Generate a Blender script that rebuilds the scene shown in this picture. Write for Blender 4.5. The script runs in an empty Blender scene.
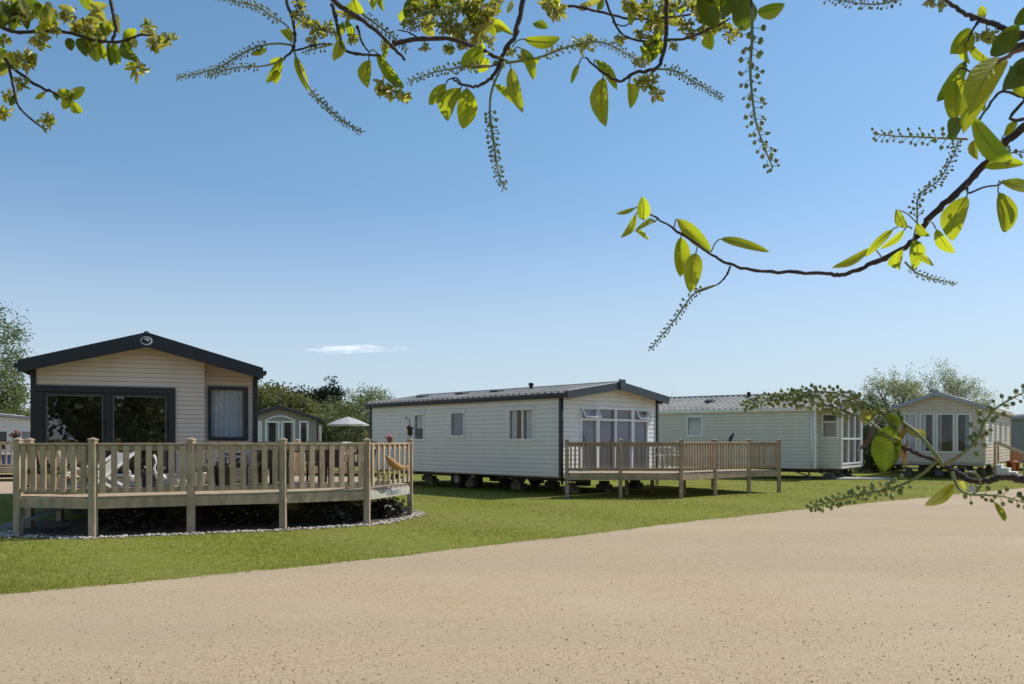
import bpy, math, random
import numpy as np
from mathutils import Vector, Matrix
V = Vector
R = math.radians
rnd = random.Random(7)
scene = bpy.context.scene
COL = scene.collection
CAMZ, FPX, CX, HY = 1.6, 830.0, 512.0, 441.5

def W(px, py, Y):                       # a point at depth Y seen at a pixel of the photo
    return V(((px - CX) * Y / FPX, Y, CAMZ + (HY - py) * Y / FPX))
def G(px, py):                          # a ground point
    Y = CAMZ * FPX / (py - HY)
    return V(((px - CX) * Y / FPX, Y, 0))

# ------------------------------------------------------------------ mesh helper
class MB:
    def __init__(s): s.v = []; s.f = []; s.mi = []; s.sm = []; s.uv = []
    def add(s, vs, fs, m=0, smooth=False, uvs=None):
        o = len(s.v)
        s.v += [tuple(p) for p in vs]
        s.uv += list(uvs) if uvs else [(0, 0)] * len(vs)
        for f in fs:
            s.f.append(tuple(i + o for i in f)); s.mi.append(m); s.sm.append(smooth)
    def box(s, c, size, ax=None, m=0):
        c = V(c); ax = ax or (V((1, 0, 0)), V((0, 1, 0)), V((0, 0, 1)))
        hx, hy, hz = [ax[i] * (size[i] / 2) for i in range(3)]
        vs = [c + a * hx + b * hy + d * hz for d in (-1, 1) for b in (-1, 1) for a in (-1, 1)]
        s.add(vs, [(0, 2, 3, 1), (4, 5, 7, 6), (0, 1, 5, 4), (2, 6, 7, 3), (0, 4, 6, 2), (1, 3, 7, 5)], m)
    def beam(s, p0, p1, w, h, up=(0, 0, 1), m=0):
        p0 = V(p0); p1 = V(p1); d = p1 - p0; L = d.length
        if L < 1e-6: return
        d /= L; up = V(up); lat = d.cross(up)
        if lat.length < 1e-4: lat = d.cross(V((1, 0, 0)))
        lat.normalize(); u2 = lat.cross(d).normalized()
        s.box((p0 + p1) / 2, (L, w, h), (d, -lat, u2), m)
    def prism(s, poly, vec, m=0):
        n = len(poly); vec = V(vec); a = [V(p) for p in poly]; b = [p + vec for p in a]
        s.add(a + b, [tuple(range(n))[::-1], tuple(range(n, 2 * n))] + [(i, (i + 1) % n, n + (i + 1) % n, n + i) for i in range(n)], m)
    def tube(s, pts, rads, n=8, m=0, cap=True, smooth=True):
        pts = [V(p) for p in pts]
        if not hasattr(rads, '__len__'): rads = [rads] * len(pts)
        vs = []; prev = None
        for i, p in enumerate(pts):
            t = (pts[min(i + 1, len(pts) - 1)] - pts[max(i - 1, 0)])
            if t.length < 1e-9: t = V((0, 0, 1))
            t.normalize()
            if prev is None:
                a = t.cross(V((0, 0, 1)));
                if a.length < .05: a = t.cross(V((1, 0, 0)))
            else: a = prev - t * prev.dot(t)
            if a.length < 1e-6: a = t.cross(V((1, 0, 0)))
            a.normalize(); b = t.cross(a); prev = a
            for k in range(n):
                an = 2 * math.pi * k / n
                vs.append(p + (a * math.cos(an) + b * math.sin(an)) * rads[i])
        fs = [(i * n + k, i * n + (k + 1) % n, (i + 1) * n + (k + 1) % n, (i + 1) * n + k) for i in range(len(pts) - 1) for k in range(n)]
        if cap: fs += [tuple(range(n))[::-1], tuple(range((len(pts) - 1) * n, len(pts) * n))]
        s.add(vs, fs, m, smooth)
    def lathe(s, prof, c=(0, 0, 0), n=20, m=0, smooth=True):
        c = V(c); vs = []
        for r, z in prof:
            for k in range(n):
                a = 2 * math.pi * k / n
                vs.append(c + V((r * math.cos(a), r * math.sin(a), z)))
        fs = [(i * n + k, i * n + (k + 1) % n, (i + 1) * n + (k + 1) % n, (i + 1) * n + k) for i in range(len(prof) - 1) for k in range(n)]
        if prof[0][0] > 1e-5: fs.append(tuple(range(n))[::-1])
        if prof[-1][0] > 1e-5: fs.append(tuple(range((len(prof) - 1) * n, len(prof) * n)))
        s.add(vs, fs, m, smooth)
    def ball(s, c, r, m=0, sc=(1, 1, 1), nu=8, nv=5):
        c = V(c); vs = [c + V((0, 0, -r * sc[2]))]
        for j in range(1, nv):
            ph = -math.pi / 2 + math.pi * j / nv
            for k in range(nu):
                a = 2 * math.pi * k / nu
                vs.append(c + V((r * sc[0] * math.cos(ph) * math.cos(a), r * sc[1] * math.cos(ph) * math.sin(a), r * sc[2] * math.sin(ph))))
        vs.append(c + V((0, 0, r * sc[2]))); top = len(vs) - 1
        fs = [(0, 1 + (k + 1) % nu, 1 + k) for k in range(nu)]
        for j in range(nv - 2):
            a = 1 + j * nu; b = a + nu
            fs += [(a + k, a + (k + 1) % nu, b + (k + 1) % nu, b + k) for k in range(nu)]
        a = 1 + (nv - 2) * nu
        fs += [(a + k, a + (k + 1) % nu, top) for k in range(nu)]
        s.add(vs, fs, m, True)
    def build(s, name, mats, parent=None, bevel=0):
        me = bpy.data.meshes.new(name); me.from_pydata(s.v, [], s.f)
        if not isinstance(mats, (list, tuple)): mats = [mats]
        for m in mats: me.materials.append(m)
        me.polygons.foreach_set('material_index', s.mi); me.polygons.foreach_set('use_smooth', s.sm)
        if any(u != (0, 0) for u in s.uv):
            ul = me.uv_layers.new(name='UVMap'); li = np.empty(len(me.loops), np.int32); me.loops.foreach_get('vertex_index', li)
            ul.data.foreach_set('uv', np.array(s.uv, np.float32)[li].ravel())
        me.update()
        o = bpy.data.objects.new(name, me); COL.objects.link(o)
        if parent is not None: o.parent = parent
        if bevel:
            b = o.modifiers.new('bevel', 'BEVEL'); b.width = bevel; b.segments = 1; b.limit_method = 'ANGLE'
        return o

def np_mesh(name, verts, k, mat, parent=None, smooth=False):   # verts (N*k,3): N separate k-gons
    n = len(verts) // k
    me = bpy.data.meshes.new(name); me.vertices.add(n * k); me.loops.add(n * k); me.polygons.add(n)
    me.vertices.foreach_set('co', np.asarray(verts, np.float32).ravel())
    me.loops.foreach_set('vertex_index', np.arange(n * k, dtype=np.int32))
    me.polygons.foreach_set('loop_start', np.arange(0, n * k, k, dtype=np.int32))
    me.polygons.foreach_set('loop_total', np.full(n, k, np.int32))
    me.update(calc_edges=True); me.materials.append(mat)
    o = bpy.data.objects.new(name, me); COL.objects.link(o)
    if parent is not None: o.parent = parent
    return o

def tag(o, label=None, cat=None, group=None, kind=None):
    if label: o['label'] = label
    if cat: o['category'] = cat
    if group: o['group'] = group
    if kind: o['kind'] = kind
    return o
def thing(name, label, cat, loc=(0, 0, 0), rz=0, group=None):
    o = bpy.data.objects.new(name, None); COL.objects.link(o); o.empty_display_size = .2
    o.location = loc; o.rotation_euler = (0, 0, rz)
    return tag(o, label, cat, group)
def copy_tree(o, parent=None):
    c = o.copy(); COL.objects.link(c)
    if parent is not None: c.parent = parent
    for ch in list(o.children): copy_tree(ch, c)
    return c

# ------------------------------------------------------------------ materials
def newmat(name):
    m = bpy.data.materials.new(name); m.use_nodes = True
    nt = m.node_tree; nt.nodes.clear()
    return m, nt, nt.nodes, nt.links
def mix_rgb(N, L, fac, a, b, blend='MIX'):
    x = N.new('ShaderNodeMix'); x.data_type = 'RGBA'; x.blend_type = blend
    for sock, val in ((x.inputs[0], fac), (x.inputs[6], a), (x.inputs[7], b)):
        if hasattr(val, 'is_output') or isinstance(val, bpy.types.NodeSocket): L.new(val, sock)
        elif isinstance(val, (int, float)): sock.default_value = val
        else: sock.default_value = (*val, 1)
    return x.outputs[2]
def mat(name, c1, c2=None, rough=.6, scale=4, bump=0, bscale=60, spec=.4, rand=0, metal=0, stretch=(1, 1, 1), detail=6, contrast=(.35, .65)):
    m, nt, N, L = newmat(name)
    out = N.new('ShaderNodeOutputMaterial'); b = N.new('ShaderNodeBsdfPrincipled'); L.new(b.outputs[0], out.inputs[0])
    b.inputs['Roughness'].default_value = rough; b.inputs['Specular IOR Level'].default_value = spec; b.inputs['Metallic'].default_value = metal
    tc = N.new('ShaderNodeTexCoord'); mp = N.new('ShaderNodeMapping'); mp.inputs['Scale'].default_value = stretch
    L.new(tc.outputs['Object'], mp.inputs[0])
    c2 = c2 or tuple(x * .86 for x in c1)
    nz = N.new('ShaderNodeTexNoise'); nz.inputs['Scale'].default_value = scale; nz.inputs['Detail'].default_value = detail
    L.new(mp.outputs[0], nz.inputs['Vector'])
    cr = N.new('ShaderNodeMapRange'); cr.inputs[1].default_value, cr.inputs[2].default_value = contrast
    L.new(nz.outputs['Fac'], cr.inputs[0])
    col = mix_rgb(N, L, cr.outputs[0], c1, c2)
    if rand:
        oi = N.new('ShaderNodeObjectInfo'); gi = N.new('ShaderNodeNewGeometry')
        ad = N.new('ShaderNodeMath'); ad.operation = 'ADD'; L.new(oi.outputs['Random'], ad.inputs[0]); L.new(gi.outputs['Random Per Island'], ad.inputs[1])
        mr = N.new('ShaderNodeMapRange'); mr.inputs[1].default_value = 0; mr.inputs[2].default_value = 2; mr.inputs[3].default_value = 1 - rand; mr.inputs[4].default_value = 1 + rand
        L.new(ad.outputs[0], mr.inputs[0])
        hs = N.new('ShaderNodeHueSaturation'); L.new(col, hs.inputs['Color']); L.new(mr.outputs[0], hs.inputs['Value']); col = hs.outputs[0]
    L.new(col, b.inputs['Base Color'])
    if bump:
        n2 = N.new('ShaderNodeTexNoise'); n2.inputs['Scale'].default_value = bscale; n2.inputs['Detail'].default_value = 4
        L.new(mp.outputs[0], n2.inputs['Vector'])
        bp = N.new('ShaderNodeBump'); bp.inputs['Strength'].default_value = bump; bp.inputs['Distance'].default_value = .01
        L.new(n2.outputs['Fac'], bp.inputs['Height']); L.new(bp.outputs[0], b.inputs['Normal'])
    return m
def leaf_mat(name, ca, cb, trans=(.3, .4, .03), tf=.45, rough=.45, veins=False, gloss=.08):
    m, nt, N, L = newmat(name)
    out = N.new('ShaderNodeOutputMaterial')
    gi = N.new('ShaderNodeNewGeometry')
    col = mix_rgb(N, L, gi.outputs['Random Per Island'], ca, cb)
    tcol = mix_rgb(N, L, gi.outputs['Random Per Island'], trans, tuple(t * .55 for t in trans))
    nrm = None
    if veins:
        uv = N.new('ShaderNodeUVMap'); sp = N.new('ShaderNodeSeparateXYZ'); L.new(uv.outputs[0], sp.inputs[0])
        av = N.new('ShaderNodeMath'); av.operation = 'ABSOLUTE'; L.new(sp.outputs[1], av.inputs[0])
        m1 = N.new('ShaderNodeMath'); m1.operation = 'MULTIPLY_ADD'; L.new(av.outputs[0], m1.inputs[0]); m1.inputs[1].default_value = -.28; L.new(sp.outputs[0], m1.inputs[2])
        m2 = N.new('ShaderNodeMath'); m2.operation = 'MULTIPLY'; L.new(m1.outputs[0], m2.inputs[0]); m2.inputs[1].default_value = 62
        sn = N.new('ShaderNodeMath'); sn.operation = 'SINE'; L.new(m2.outputs[0], sn.inputs[0])
        mr = N.new('ShaderNodeMapRange'); L.new(sn.outputs[0], mr.inputs[0]); mr.inputs[1].default_value = .6; mr.inputs[2].default_value = 1
        mid = N.new('ShaderNodeMapRange'); L.new(av.outputs[0], mid.inputs[0]); mid.inputs[1].default_value = .0; mid.inputs[2].default_value = .09; mid.inputs[3].default_value = 1; mid.inputs[4].default_value = 0
        mx = N.new('ShaderNodeMath'); mx.operation = 'MAXIMUM'; L.new(mr.outputs[0], mx.inputs[0]); L.new(mid.outputs[0], mx.inputs[1])
        vf = N.new('ShaderNodeMath'); vf.operation = 'MULTIPLY'; L.new(mx.outputs[0], vf.inputs[0]); vf.inputs[1].default_value = .38
        col = mix_rgb(N, L, vf.outputs[0], col, (.17, .22, .03))
        tcol = mix_rgb(N, L, vf.outputs[0], tcol, (.36, .42, .03))
        nz = N.new('ShaderNodeTexNoise'); nz.inputs['Scale'].default_value = 60; tc = N.new('ShaderNodeTexCoord'); L.new(tc.outputs['Object'], nz.inputs['Vector'])
        sp2 = N.new('ShaderNodeMapRange'); L.new(nz.outputs['Fac'], sp2.inputs[0]); sp2.inputs[1].default_value = .62; sp2.inputs[2].default_value = .75; sp2.inputs[4].default_value = .5
        col = mix_rgb(N, L, sp2.outputs[0], col, (.16, .12, .03))
        bp = N.new('ShaderNodeBump'); bp.inputs['Strength'].default_value = .5; bp.inputs['Distance'].default_value = .001; bp.invert = True
        L.new(mx.outputs[0], bp.inputs['Height']); nrm = bp.outputs[0]
    d = N.new('ShaderNodeBsdfDiffuse'); L.new(col, d.inputs[0])
    t = N.new('ShaderNodeBsdfTranslucent'); L.new(tcol, t.inputs[0])
    g = N.new('ShaderNodeBsdfGlossy'); g.inputs['Roughness'].default_value = rough
    if nrm:
        L.new(nrm, d.inputs['Normal']); L.new(nrm, g.inputs['Normal'])
    m1 = N.new('ShaderNodeMixShader'); m1.inputs[0].default_value = tf; L.new(d.outputs[0], m1.inputs[1]); L.new(t.outputs[0], m1.inputs[2])
    m2 = N.new('ShaderNodeMixShader'); m2.inputs[0].default_value = gloss; L.new(m1.outputs[0], m2.inputs[1]); L.new(g.outputs[0], m2.inputs[2])
    L.new(m2.outputs[0], out.inputs[0])
    return m
def glass_mat(name, tint=(.82, .86, .88), boost=1.5):
    m, nt, N, L = newmat(name)
    out = N.new('ShaderNodeOutputMaterial'); t = N.new('ShaderNodeBsdfTransparent'); t.inputs[0].default_value = (*tint, 1)
    g = N.new('ShaderNodeBsdfGlossy'); g.inputs['Roughness'].default_value = .01
    ge = N.new('ShaderNodeNewGeometry'); dt = N.new('ShaderNodeVectorMath'); dt.operation = 'DOT_PRODUCT'; L.new(ge.outputs['Normal'], dt.inputs[0]); L.new(ge.outputs['Incoming'], dt.inputs[1])
    def mm_(op, a, b=0.0):
        x = N.new('ShaderNodeMath'); x.operation = op
        for i_, q_ in enumerate((a, b)):
            if isinstance(q_, (int, float)): x.inputs[i_].default_value = q_
            else: L.new(q_, x.inputs[i_])
        return x.outputs[0]
    fr_ = mm_('ADD', mm_('MULTIPLY', mm_('POWER', mm_('SUBTRACT', 1.0, mm_('ABSOLUTE', dt.outputs['Value'])), 5.0), .92), .045)
    mu = N.new('ShaderNodeMath'); mu.operation = 'MULTIPLY'; mu.use_clamp = True; L.new(fr_, mu.inputs[0]); mu.inputs[1].default_value = boost
    tc = N.new('ShaderNodeTexCoord'); nz = N.new('ShaderNodeTexNoise'); nz.inputs['Scale'].default_value = 1.6; L.new(tc.outputs['Object'], nz.inputs['Vector'])
    bp = N.new('ShaderNodeBump'); bp.inputs['Strength'].default_value = .08; bp.inputs['Distance'].default_value = .02; L.new(nz.outputs['Fac'], bp.inputs['Height']); L.new(bp.outputs[0], g.inputs['Normal'])
    mx = N.new('ShaderNodeMixShader'); L.new(mu.outputs[0], mx.inputs[0]); L.new(t.outputs[0], mx.inputs[1]); L.new(g.outputs[0], mx.inputs[2]); L.new(mx.outputs[0], out.inputs[0])
    return m
def curtain_mat(name, c):
    m, nt, N, L = newmat(name)
    out = N.new('ShaderNodeOutputMaterial'); d = N.new('ShaderNodeBsdfDiffuse'); t = N.new('ShaderNodeBsdfTranslucent')
    tc = N.new('ShaderNodeTexCoord'); nz = N.new('ShaderNodeTexNoise'); nz.inputs['Scale'].default_value = 9; L.new(tc.outputs['Object'], nz.inputs['Vector'])
    col = mix_rgb(N, L, nz.outputs['Fac'], c, tuple(x * .8 for x in c))
    L.new(col, d.inputs[0]); L.new(col, t.inputs[0])
    mx = N.new('ShaderNodeMixShader'); mx.inputs[0].default_value = .25; L.new(d.outputs[0], mx.inputs[1]); L.new(t.outputs[0], mx.inputs[2]); L.new(mx.outputs[0], out.inputs[0])
    return m

M = {}
M['timber'] = mat('timber', (.52, .385, .255), (.35, .255, .165), rough=.75, scale=5, stretch=(1.5, 1.5, .6), bump=.25, bscale=50, rand=.26)
M['decking'] = mat('decking', (.46, .36, .235), (.34, .26, .16), rough=.75, scale=6, bump=.25, bscale=60, rand=.14)
M['old_timber'] = mat('old_timber', (.42, .295, .19), (.28, .195, .125), rough=.8, scale=6, stretch=(1.5, 1.5, .6), bump=.25, rand=.28)
M['sand_siding'] = mat('sand_siding', (.72, .595, .49), (.66, .54, .44), stretch=(1, 1, .12), contrast=(.3, .75), rough=.55, scale=2.2, bump=.05)
M['white_siding'] = mat('white_siding', (.82, .785, .72), (.75, .715, .65), stretch=(1, 1, .12), contrast=(.3, .75), rough=.5, scale=2.2, bump=.03)
M['cream_siding'] = mat('cream_siding', (.76, .71, .60), (.71, .66, .55), stretch=(1, 1, .12), contrast=(.3, .75), rough=.5, scale=2.2, bump=.03)
M['green_siding'] = mat('green_siding', (.68, .63, .53), (.62, .575, .48), stretch=(1, 1, .12), contrast=(.3, .75), rough=.5, scale=2.2, bump=.03)
M['taupe_siding'] = mat('taupe_siding', (.68, .575, .44), (.61, .51, .39), stretch=(1, 1, .12), contrast=(.3, .75), rough=.5, scale=2.2)
M['brown_siding'] = mat('brown_siding', (.36, .31, .25), stretch=(1, 1, .12), contrast=(.3, .75), rough=.55, scale=2.2)
M['grey_siding'] = mat('grey_siding', (.34, .38, .40), stretch=(1, 1, .12), contrast=(.3, .75), rough=.5, scale=2.2)
M['charcoal'] = mat('charcoal', (.016, .017, .020), (.022, .023, .027), rough=.38, scale=3, spec=.5)
M['slate_trim'] = mat('slate_trim', (.04, .05, .062), (.052, .062, .074), rough=.4, scale=3)
M['grey_trim'] = mat('grey_trim', (.36, .39, .41), rough=.45)
M['brown_trim'] = mat('brown_trim', (.06, .05, .05), rough=.5)
M['upvc'] = mat('upvc', (.82, .82, .80), (.76, .76, .74), rough=.3, scale=2)
M['roof_steel'] = mat('roof_steel', (.38, .36, .33), (.29, .275, .25), rough=.6, spec=.2, scale=1.4, bump=.1, bscale=90, detail=8)
M['roof_dark'] = mat('roof_dark', (.07, .072, .075), rough=.6, bump=.1)
M['roof_green'] = mat('roof_green', (.09, .12, .08), rough=.6)
M['steel'] = mat('steel', (.12, .12, .125), (.08, .065, .05), rough=.5, scale=8, metal=.6)
M['block'] = mat('block', (.16, .15, .14), (.11, .10, .095), rough=.9, scale=8, bump=.3)
M['rubber'] = mat('rubber', (.02, .02, .02), rough=.8)
M['interior'] = mat('interior', (.42, .37, .31), rough=.8)
M['glass'] = glass_mat('glass', (.9, .92, .94), 1.5)
M['dark_glass'] = glass_mat('dark_glass', (.66, .69, .7), 4)
M['curtain'] = curtain_mat('curtain', (.52, .50, .53))
M['net'] = curtain_mat('net', (.92, .92, .92))
M['lilac'] = curtain_mat('lilac', (.47, .44, .50))
M['white_plastic'] = mat('white_plastic', (.80, .79, .76), rough=.35)
M['white_paint'] = mat('white_paint', (.74, .73, .70), (.64, .63, .6), rough=.6, scale=12)
M['weathered_paint'] = mat('weathered_paint', (.55, .51, .44), (.40, .36, .30), rough=.7, scale=9)
M['cream_fabric'] = mat('cream_fabric', (.68, .60, .46), rough=.9, bump=.2)
M['rattan'] = mat('rattan', (.055, .04, .032), (.03, .022, .02), rough=.6, scale=60, bump=.5, bscale=120)
M['chips'] = mat('chips', (.46, .34, .21), (.26, .18, .11), rough=.85, scale=40)
M['soil'] = mat('soil', (.06, .042, .03), (.12, .085, .06), rough=.95, scale=9, bump=.6, bscale=30)
M['pebble'] = mat('pebble', (.70, .63, .52), (.50, .43, .35), rough=.8, scale=4, rand=.4)
M['parasol'] = curtain_mat('parasol', (.62, .57, .58))
M['orange_wood'] = mat('orange_wood', (.45, .235, .09), (.32, .15, .05), rough=.5, scale=14, stretch=(1, 4, 4))
M['terracotta'] = mat('terracotta', (.30, .13, .08), rough=.8)
M['black_metal'] = mat('black_metal', (.02, .02, .022), rough=.45)
M['pink'] = mat('pink', (.70, .28, .32), rough=.6)
M['red'] = mat('red', (.30, .03, .025), rough=.5)
M['blue'] = mat('blue', (.05, .11, .32), rough=.4)
M['orange'] = mat('orange', (.55, .22, .05), rough=.5)
M['navy'] = mat('navy', (.025, .035, .07), rough=.5)
M['plate'] = mat('plate', (.30, .30, .31), rough=.4)
M['concrete'] = mat('concrete', (.52, .48, .42), (.42, .39, .34), rough=.9, scale=3, bump=.2)
M['bark'] = mat('bark', (.085, .06, .05), (.045, .032, .028), rough=.8, scale=70, bump=.5, bscale=200)
M['greytwig'] = mat('greytwig', (.22, .19, .15), (.13, .11, .09), rough=.85, scale=6)
M['midrib'] = mat('midrib', (.26, .30, .08), rough=.5)
M['red_stalk'] = mat('red_stalk', (.30, .13, .09), (.2, .12, .05), rough=.5, scale=40)
M['stalk'] = mat('stalk', (.18, .24, .07), (.24, .22, .09), rough=.5, scale=40)
M['bud'] = mat('bud', (.11, .15, .025), (.30, .33, .10), rough=.45, scale=90, rand=.35)
M['petal'] = leaf_mat('petal', (.75, .76, .62), (.55, .6, .36), (.6, .62, .4), .4)
M['leaf'] = leaf_mat('leaf', (.06, .105, .008), (.12, .165, .012), (.66, .72, .02), .64, .35, veins=True, gloss=.03)
M['old_leaf'] = leaf_mat('old_leaf', (.05, .085, .012), (.08, .12, .016), (.22, .30, .012), .42, .35, veins=True, gloss=.03)
M['young_leaf'] = leaf_mat('young_leaf', (.27, .27, .05), (.20, .20, .045), (.66, .62, .07), .5, .4, gloss=.06)
M['brown_leaf'] = leaf_mat('brown_leaf', (.13, .07, .03), (.10, .06, .03), (.22, .11, .03), .4, .5)
M['tree_olive'] = leaf_mat('tree_olive', (.20, .195, .065), (.125, .135, .045), (.28, .27, .07), .35, gloss=.02)
M['tree_dark'] = leaf_mat('tree_dark', (.022, .034, .020), (.035, .048, .024), (.04, .06, .02), .15, gloss=.03)
M['tree_pale'] = leaf_mat('tree_pale', (.22, .245, .085), (.14, .165, .06), (.34, .38, .11), .4, gloss=.03)
M['tree_green'] = leaf_mat('tree_green', (.19, .23, .09), (.12, .16, .06), (.27, .32, .1), .3, gloss=.03)
M['tree_blossom'] = leaf_mat('tree_blossom', (.42, .43, .29), (.27, .31, .15), (.5, .53, .26), .5, gloss=.03)
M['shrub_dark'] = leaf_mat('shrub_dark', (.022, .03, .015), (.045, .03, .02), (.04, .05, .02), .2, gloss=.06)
M['shrub_mid'] = leaf_mat('shrub_mid', (.06, .08, .03), (.09, .09, .04), (.1, .12, .03), .25, gloss=.04)

# grass blades, ground, road
def grass_color(N, L):
    tc = N.new('ShaderNodeTexCoord')
    n1 = N.new('ShaderNodeTexNoise'); n1.inputs['Scale'].default_value = .4; n1.inputs['Detail'].default_value = 9; n1.inputs['Roughness'].default_value = .65; L.new(tc.outputs['Object'], n1.inputs['Vector'])
    n2 = N.new('ShaderNodeTexNoise'); n2.inputs['Scale'].default_value = 7; n2.inputs['Detail'].default_value = 5; L.new(tc.outputs['Object'], n2.inputs['Vector'])
    r1 = N.new('ShaderNodeMapRange'); L.new(n1.outputs['Fac'], r1.inputs[0]); r1.inputs[1].default_value = .38; r1.inputs[2].default_value = .66
    r2 = N.new('ShaderNodeMapRange'); L.new(n2.outputs['Fac'], r2.inputs[0]); r2.inputs[1].default_value = .35; r2.inputs[2].default_value = .7
    mpg = N.new('ShaderNodeMapping'); mpg.inputs['Rotation'].default_value = (0, 0, R(-22)); mpg.inputs['Scale'].default_value = (.12, .9, 1); L.new(tc.outputs['Object'], mpg.inputs[0])
    n0 = N.new('ShaderNodeTexNoise'); n0.inputs['Scale'].default_value = 1.1; n0.inputs['Detail'].default_value = 3; L.new(mpg.outputs[0], n0.inputs['Vector'])
    r0 = N.new('ShaderNodeMapRange'); L.new(n0.outputs['Fac'], r0.inputs[0]); r0.inputs[1].default_value = .4; r0.inputs[2].default_value = .6
    a0 = mix_rgb(N, L, r0.outputs[0], (.29, .325, .045), (.36, .35, .06))
    a = mix_rgb(N, L, r1.outputs[0], a0, (.42, .355, .12))
    return mix_rgb(N, L, r2.outputs[0], a, (.21, .235, .038)), tc
m, nt, N, L = newmat('lawn'); out = N.new('ShaderNodeOutputMaterial'); b = N.new('ShaderNodeBsdfPrincipled'); L.new(b.outputs[0], out.inputs[0])
c, tc = grass_color(N, L)
nz = N.new('ShaderNodeTexNoise'); nz.inputs['Scale'].default_value = 45; nz.inputs['Detail'].default_value = 5; L.new(tc.outputs['Object'], nz.inputs['Vector'])
bp = N.new('ShaderNodeBump'); bp.inputs['Strength'].default_value = .8; bp.inputs['Distance'].default_value = .04; L.new(nz.outputs['Fac'], bp.inputs['Height']); L.new(bp.outputs[0], b.inputs['Normal'])
L.new(mix_rgb(N, L, nz.outputs['Fac'], c, (.15, .17, .03)), b.inputs['Base Color']); b.inputs['Roughness'].default_value = .9; b.inputs['Specular IOR Level'].default_value = .1
M['lawn'] = m
m, nt, N, L = newmat('blade'); out = N.new('ShaderNodeOutputMaterial'); c, tc = grass_color(N, L)
gi = N.new('ShaderNodeNewGeometry'); mr = N.new('ShaderNodeMapRange'); L.new(gi.outputs['Random Per Island'], mr.inputs[0]); mr.inputs[3].default_value = .75; mr.inputs[4].default_value = 1.35
hs = N.new('ShaderNodeHueSaturation'); L.new(c, hs.inputs['Color']); L.new(mr.outputs[0], hs.inputs['Value'])
d = N.new('ShaderNodeBsdfDiffuse'); L.new(hs.outputs[0], d.inputs[0]); t = N.new('ShaderNodeBsdfTranslucent'); L.new(hs.outputs[0], t.inputs[0])
mx = N.new('ShaderNodeMixShader'); mx.inputs[0].default_value = .5; L.new(d.outputs[0], mx.inputs[1]); L.new(t.outputs[0], mx.inputs[2]); L.new(mx.outputs[0], out.inputs[0])
M['blade'] = m
m, nt, N, L = newmat('gravel_road'); out = N.new('ShaderNodeOutputMaterial'); b = N.new('ShaderNodeBsdfPrincipled'); L.new(b.outputs[0], out.inputs[0])
tc = N.new('ShaderNodeTexCoord')
vo = N.new('ShaderNodeTexVoronoi'); vo.inputs['Scale'].default_value = 78; L.new(tc.outputs['Object'], vo.inputs['Vector'])
vb = N.new('ShaderNodeTexVoronoi'); vb.inputs['Scale'].default_value = 48; L.new(tc.outputs['Object'], vb.inputs['Vector'])
cr = N.new('ShaderNodeValToRGB'); e = cr.color_ramp.elements
e[0].position = 0; e[0].color = (.13, .08, .045, 1); e[1].position = 1; e[1].color = (.60, .50, .35, 1)
for p, cc in ((.12, (.29, .20, .125, 1)), (.35, (.41, .298, .172, 1)), (.8, (.48, .365, .22, 1))):
    x = e.new(p); x.color = cc
sx = N.new('ShaderNodeSeparateColor'); L.new(vo.outputs['Color'], sx.inputs[0]); L.new(sx.outputs[0], cr.inputs[0])
n1 = N.new('ShaderNodeTexNoise'); n1.inputs['Scale'].default_value = .35; n1.inputs['Detail'].default_value = 7; n1.inputs['Roughness'].default_value = .6; L.new(tc.outputs['Object'], n1.inputs['Vector'])
r1 = N.new('ShaderNodeMapRange'); L.new(n1.outputs['Fac'], r1.inputs[0]); r1.inputs[1].default_value = .36; r1.inputs[2].default_value = .64
# worn smooth patches against loose chippings
mpr = N.new('ShaderNodeMapping'); mpr.inputs['Rotation'].default_value = (0, 0, R(-33)); mpr.inputs['Scale'].default_value = (.12, .5, 1); L.new(tc.outputs['Object'], mpr.inputs[0])
nr = N.new('ShaderNodeTexNoise'); nr.inputs['Scale'].default_value = 1.0; nr.inputs['Detail'].default_value = 5; L.new(mpr.outputs[0], nr.inputs['Vector'])
rr2 = N.new('ShaderNodeMapRange'); L.new(nr.outputs['Fac'], rr2.inputs[0]); rr2.inputs[1].default_value = .38; rr2.inputs[2].default_value = .62
worn = mix_rgb(N, L, r1.outputs[0], (.425, .30, .175), (.46, .36, .24))
worn = mix_rgb(N, L, rr2.outputs[0], worn, (.385, .288, .188))
loose = N.new('ShaderNodeMapRange'); L.new(r1.outputs[0], loose.inputs[0]); loose.inputs[3].default_value = .6; loose.inputs[4].default_value = .22
col = mix_rgb(N, L, loose.outputs[0], worn, cr.outputs[0])
sb = N.new('ShaderNodeSeparateColor'); L.new(vb.outputs['Color'], sb.inputs[0])
rb = N.new('ShaderNodeMapRange'); L.new(sb.outputs[1], rb.inputs[0]); rb.inputs[1].default_value = .92; rb.inputs[2].default_value = .97
n3 = N.new('ShaderNodeTexNoise'); n3.inputs['Scale'].default_value = 1.1; n3.inputs['Detail'].default_value = 4; L.new(tc.outputs['Object'], n3.inputs['Vector'])
r3 = N.new('ShaderNodeMapRange'); L.new(n3.outputs['Fac'], r3.inputs[0]); r3.inputs[1].default_value = .5; r3.inputs[2].default_value = .68; r3.inputs[4].default_value = .4
mm = N.new('ShaderNodeMath'); mm.operation = 'MULTIPLY'; L.new(rb.outputs[0], mm.inputs[0]); L.new(r3.outputs[0], mm.inputs[1])
col = mix_rgb(N, L, mm.outputs[0], col, (.15, .09, .05))
L.new(col, b.inputs['Base Color']); b.inputs['Roughness'].default_value = .9; b.inputs['Specular IOR Level'].default_value = .2
bp = N.new('ShaderNodeBump'); bp.inputs['Strength'].default_value = .35; bp.inputs['Distance'].default_value = .006; bp.invert = True; L.new(vo.outputs['Distance'], bp.inputs['Height']); L.new(bp.outputs[0], b.inputs['Normal'])
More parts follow.
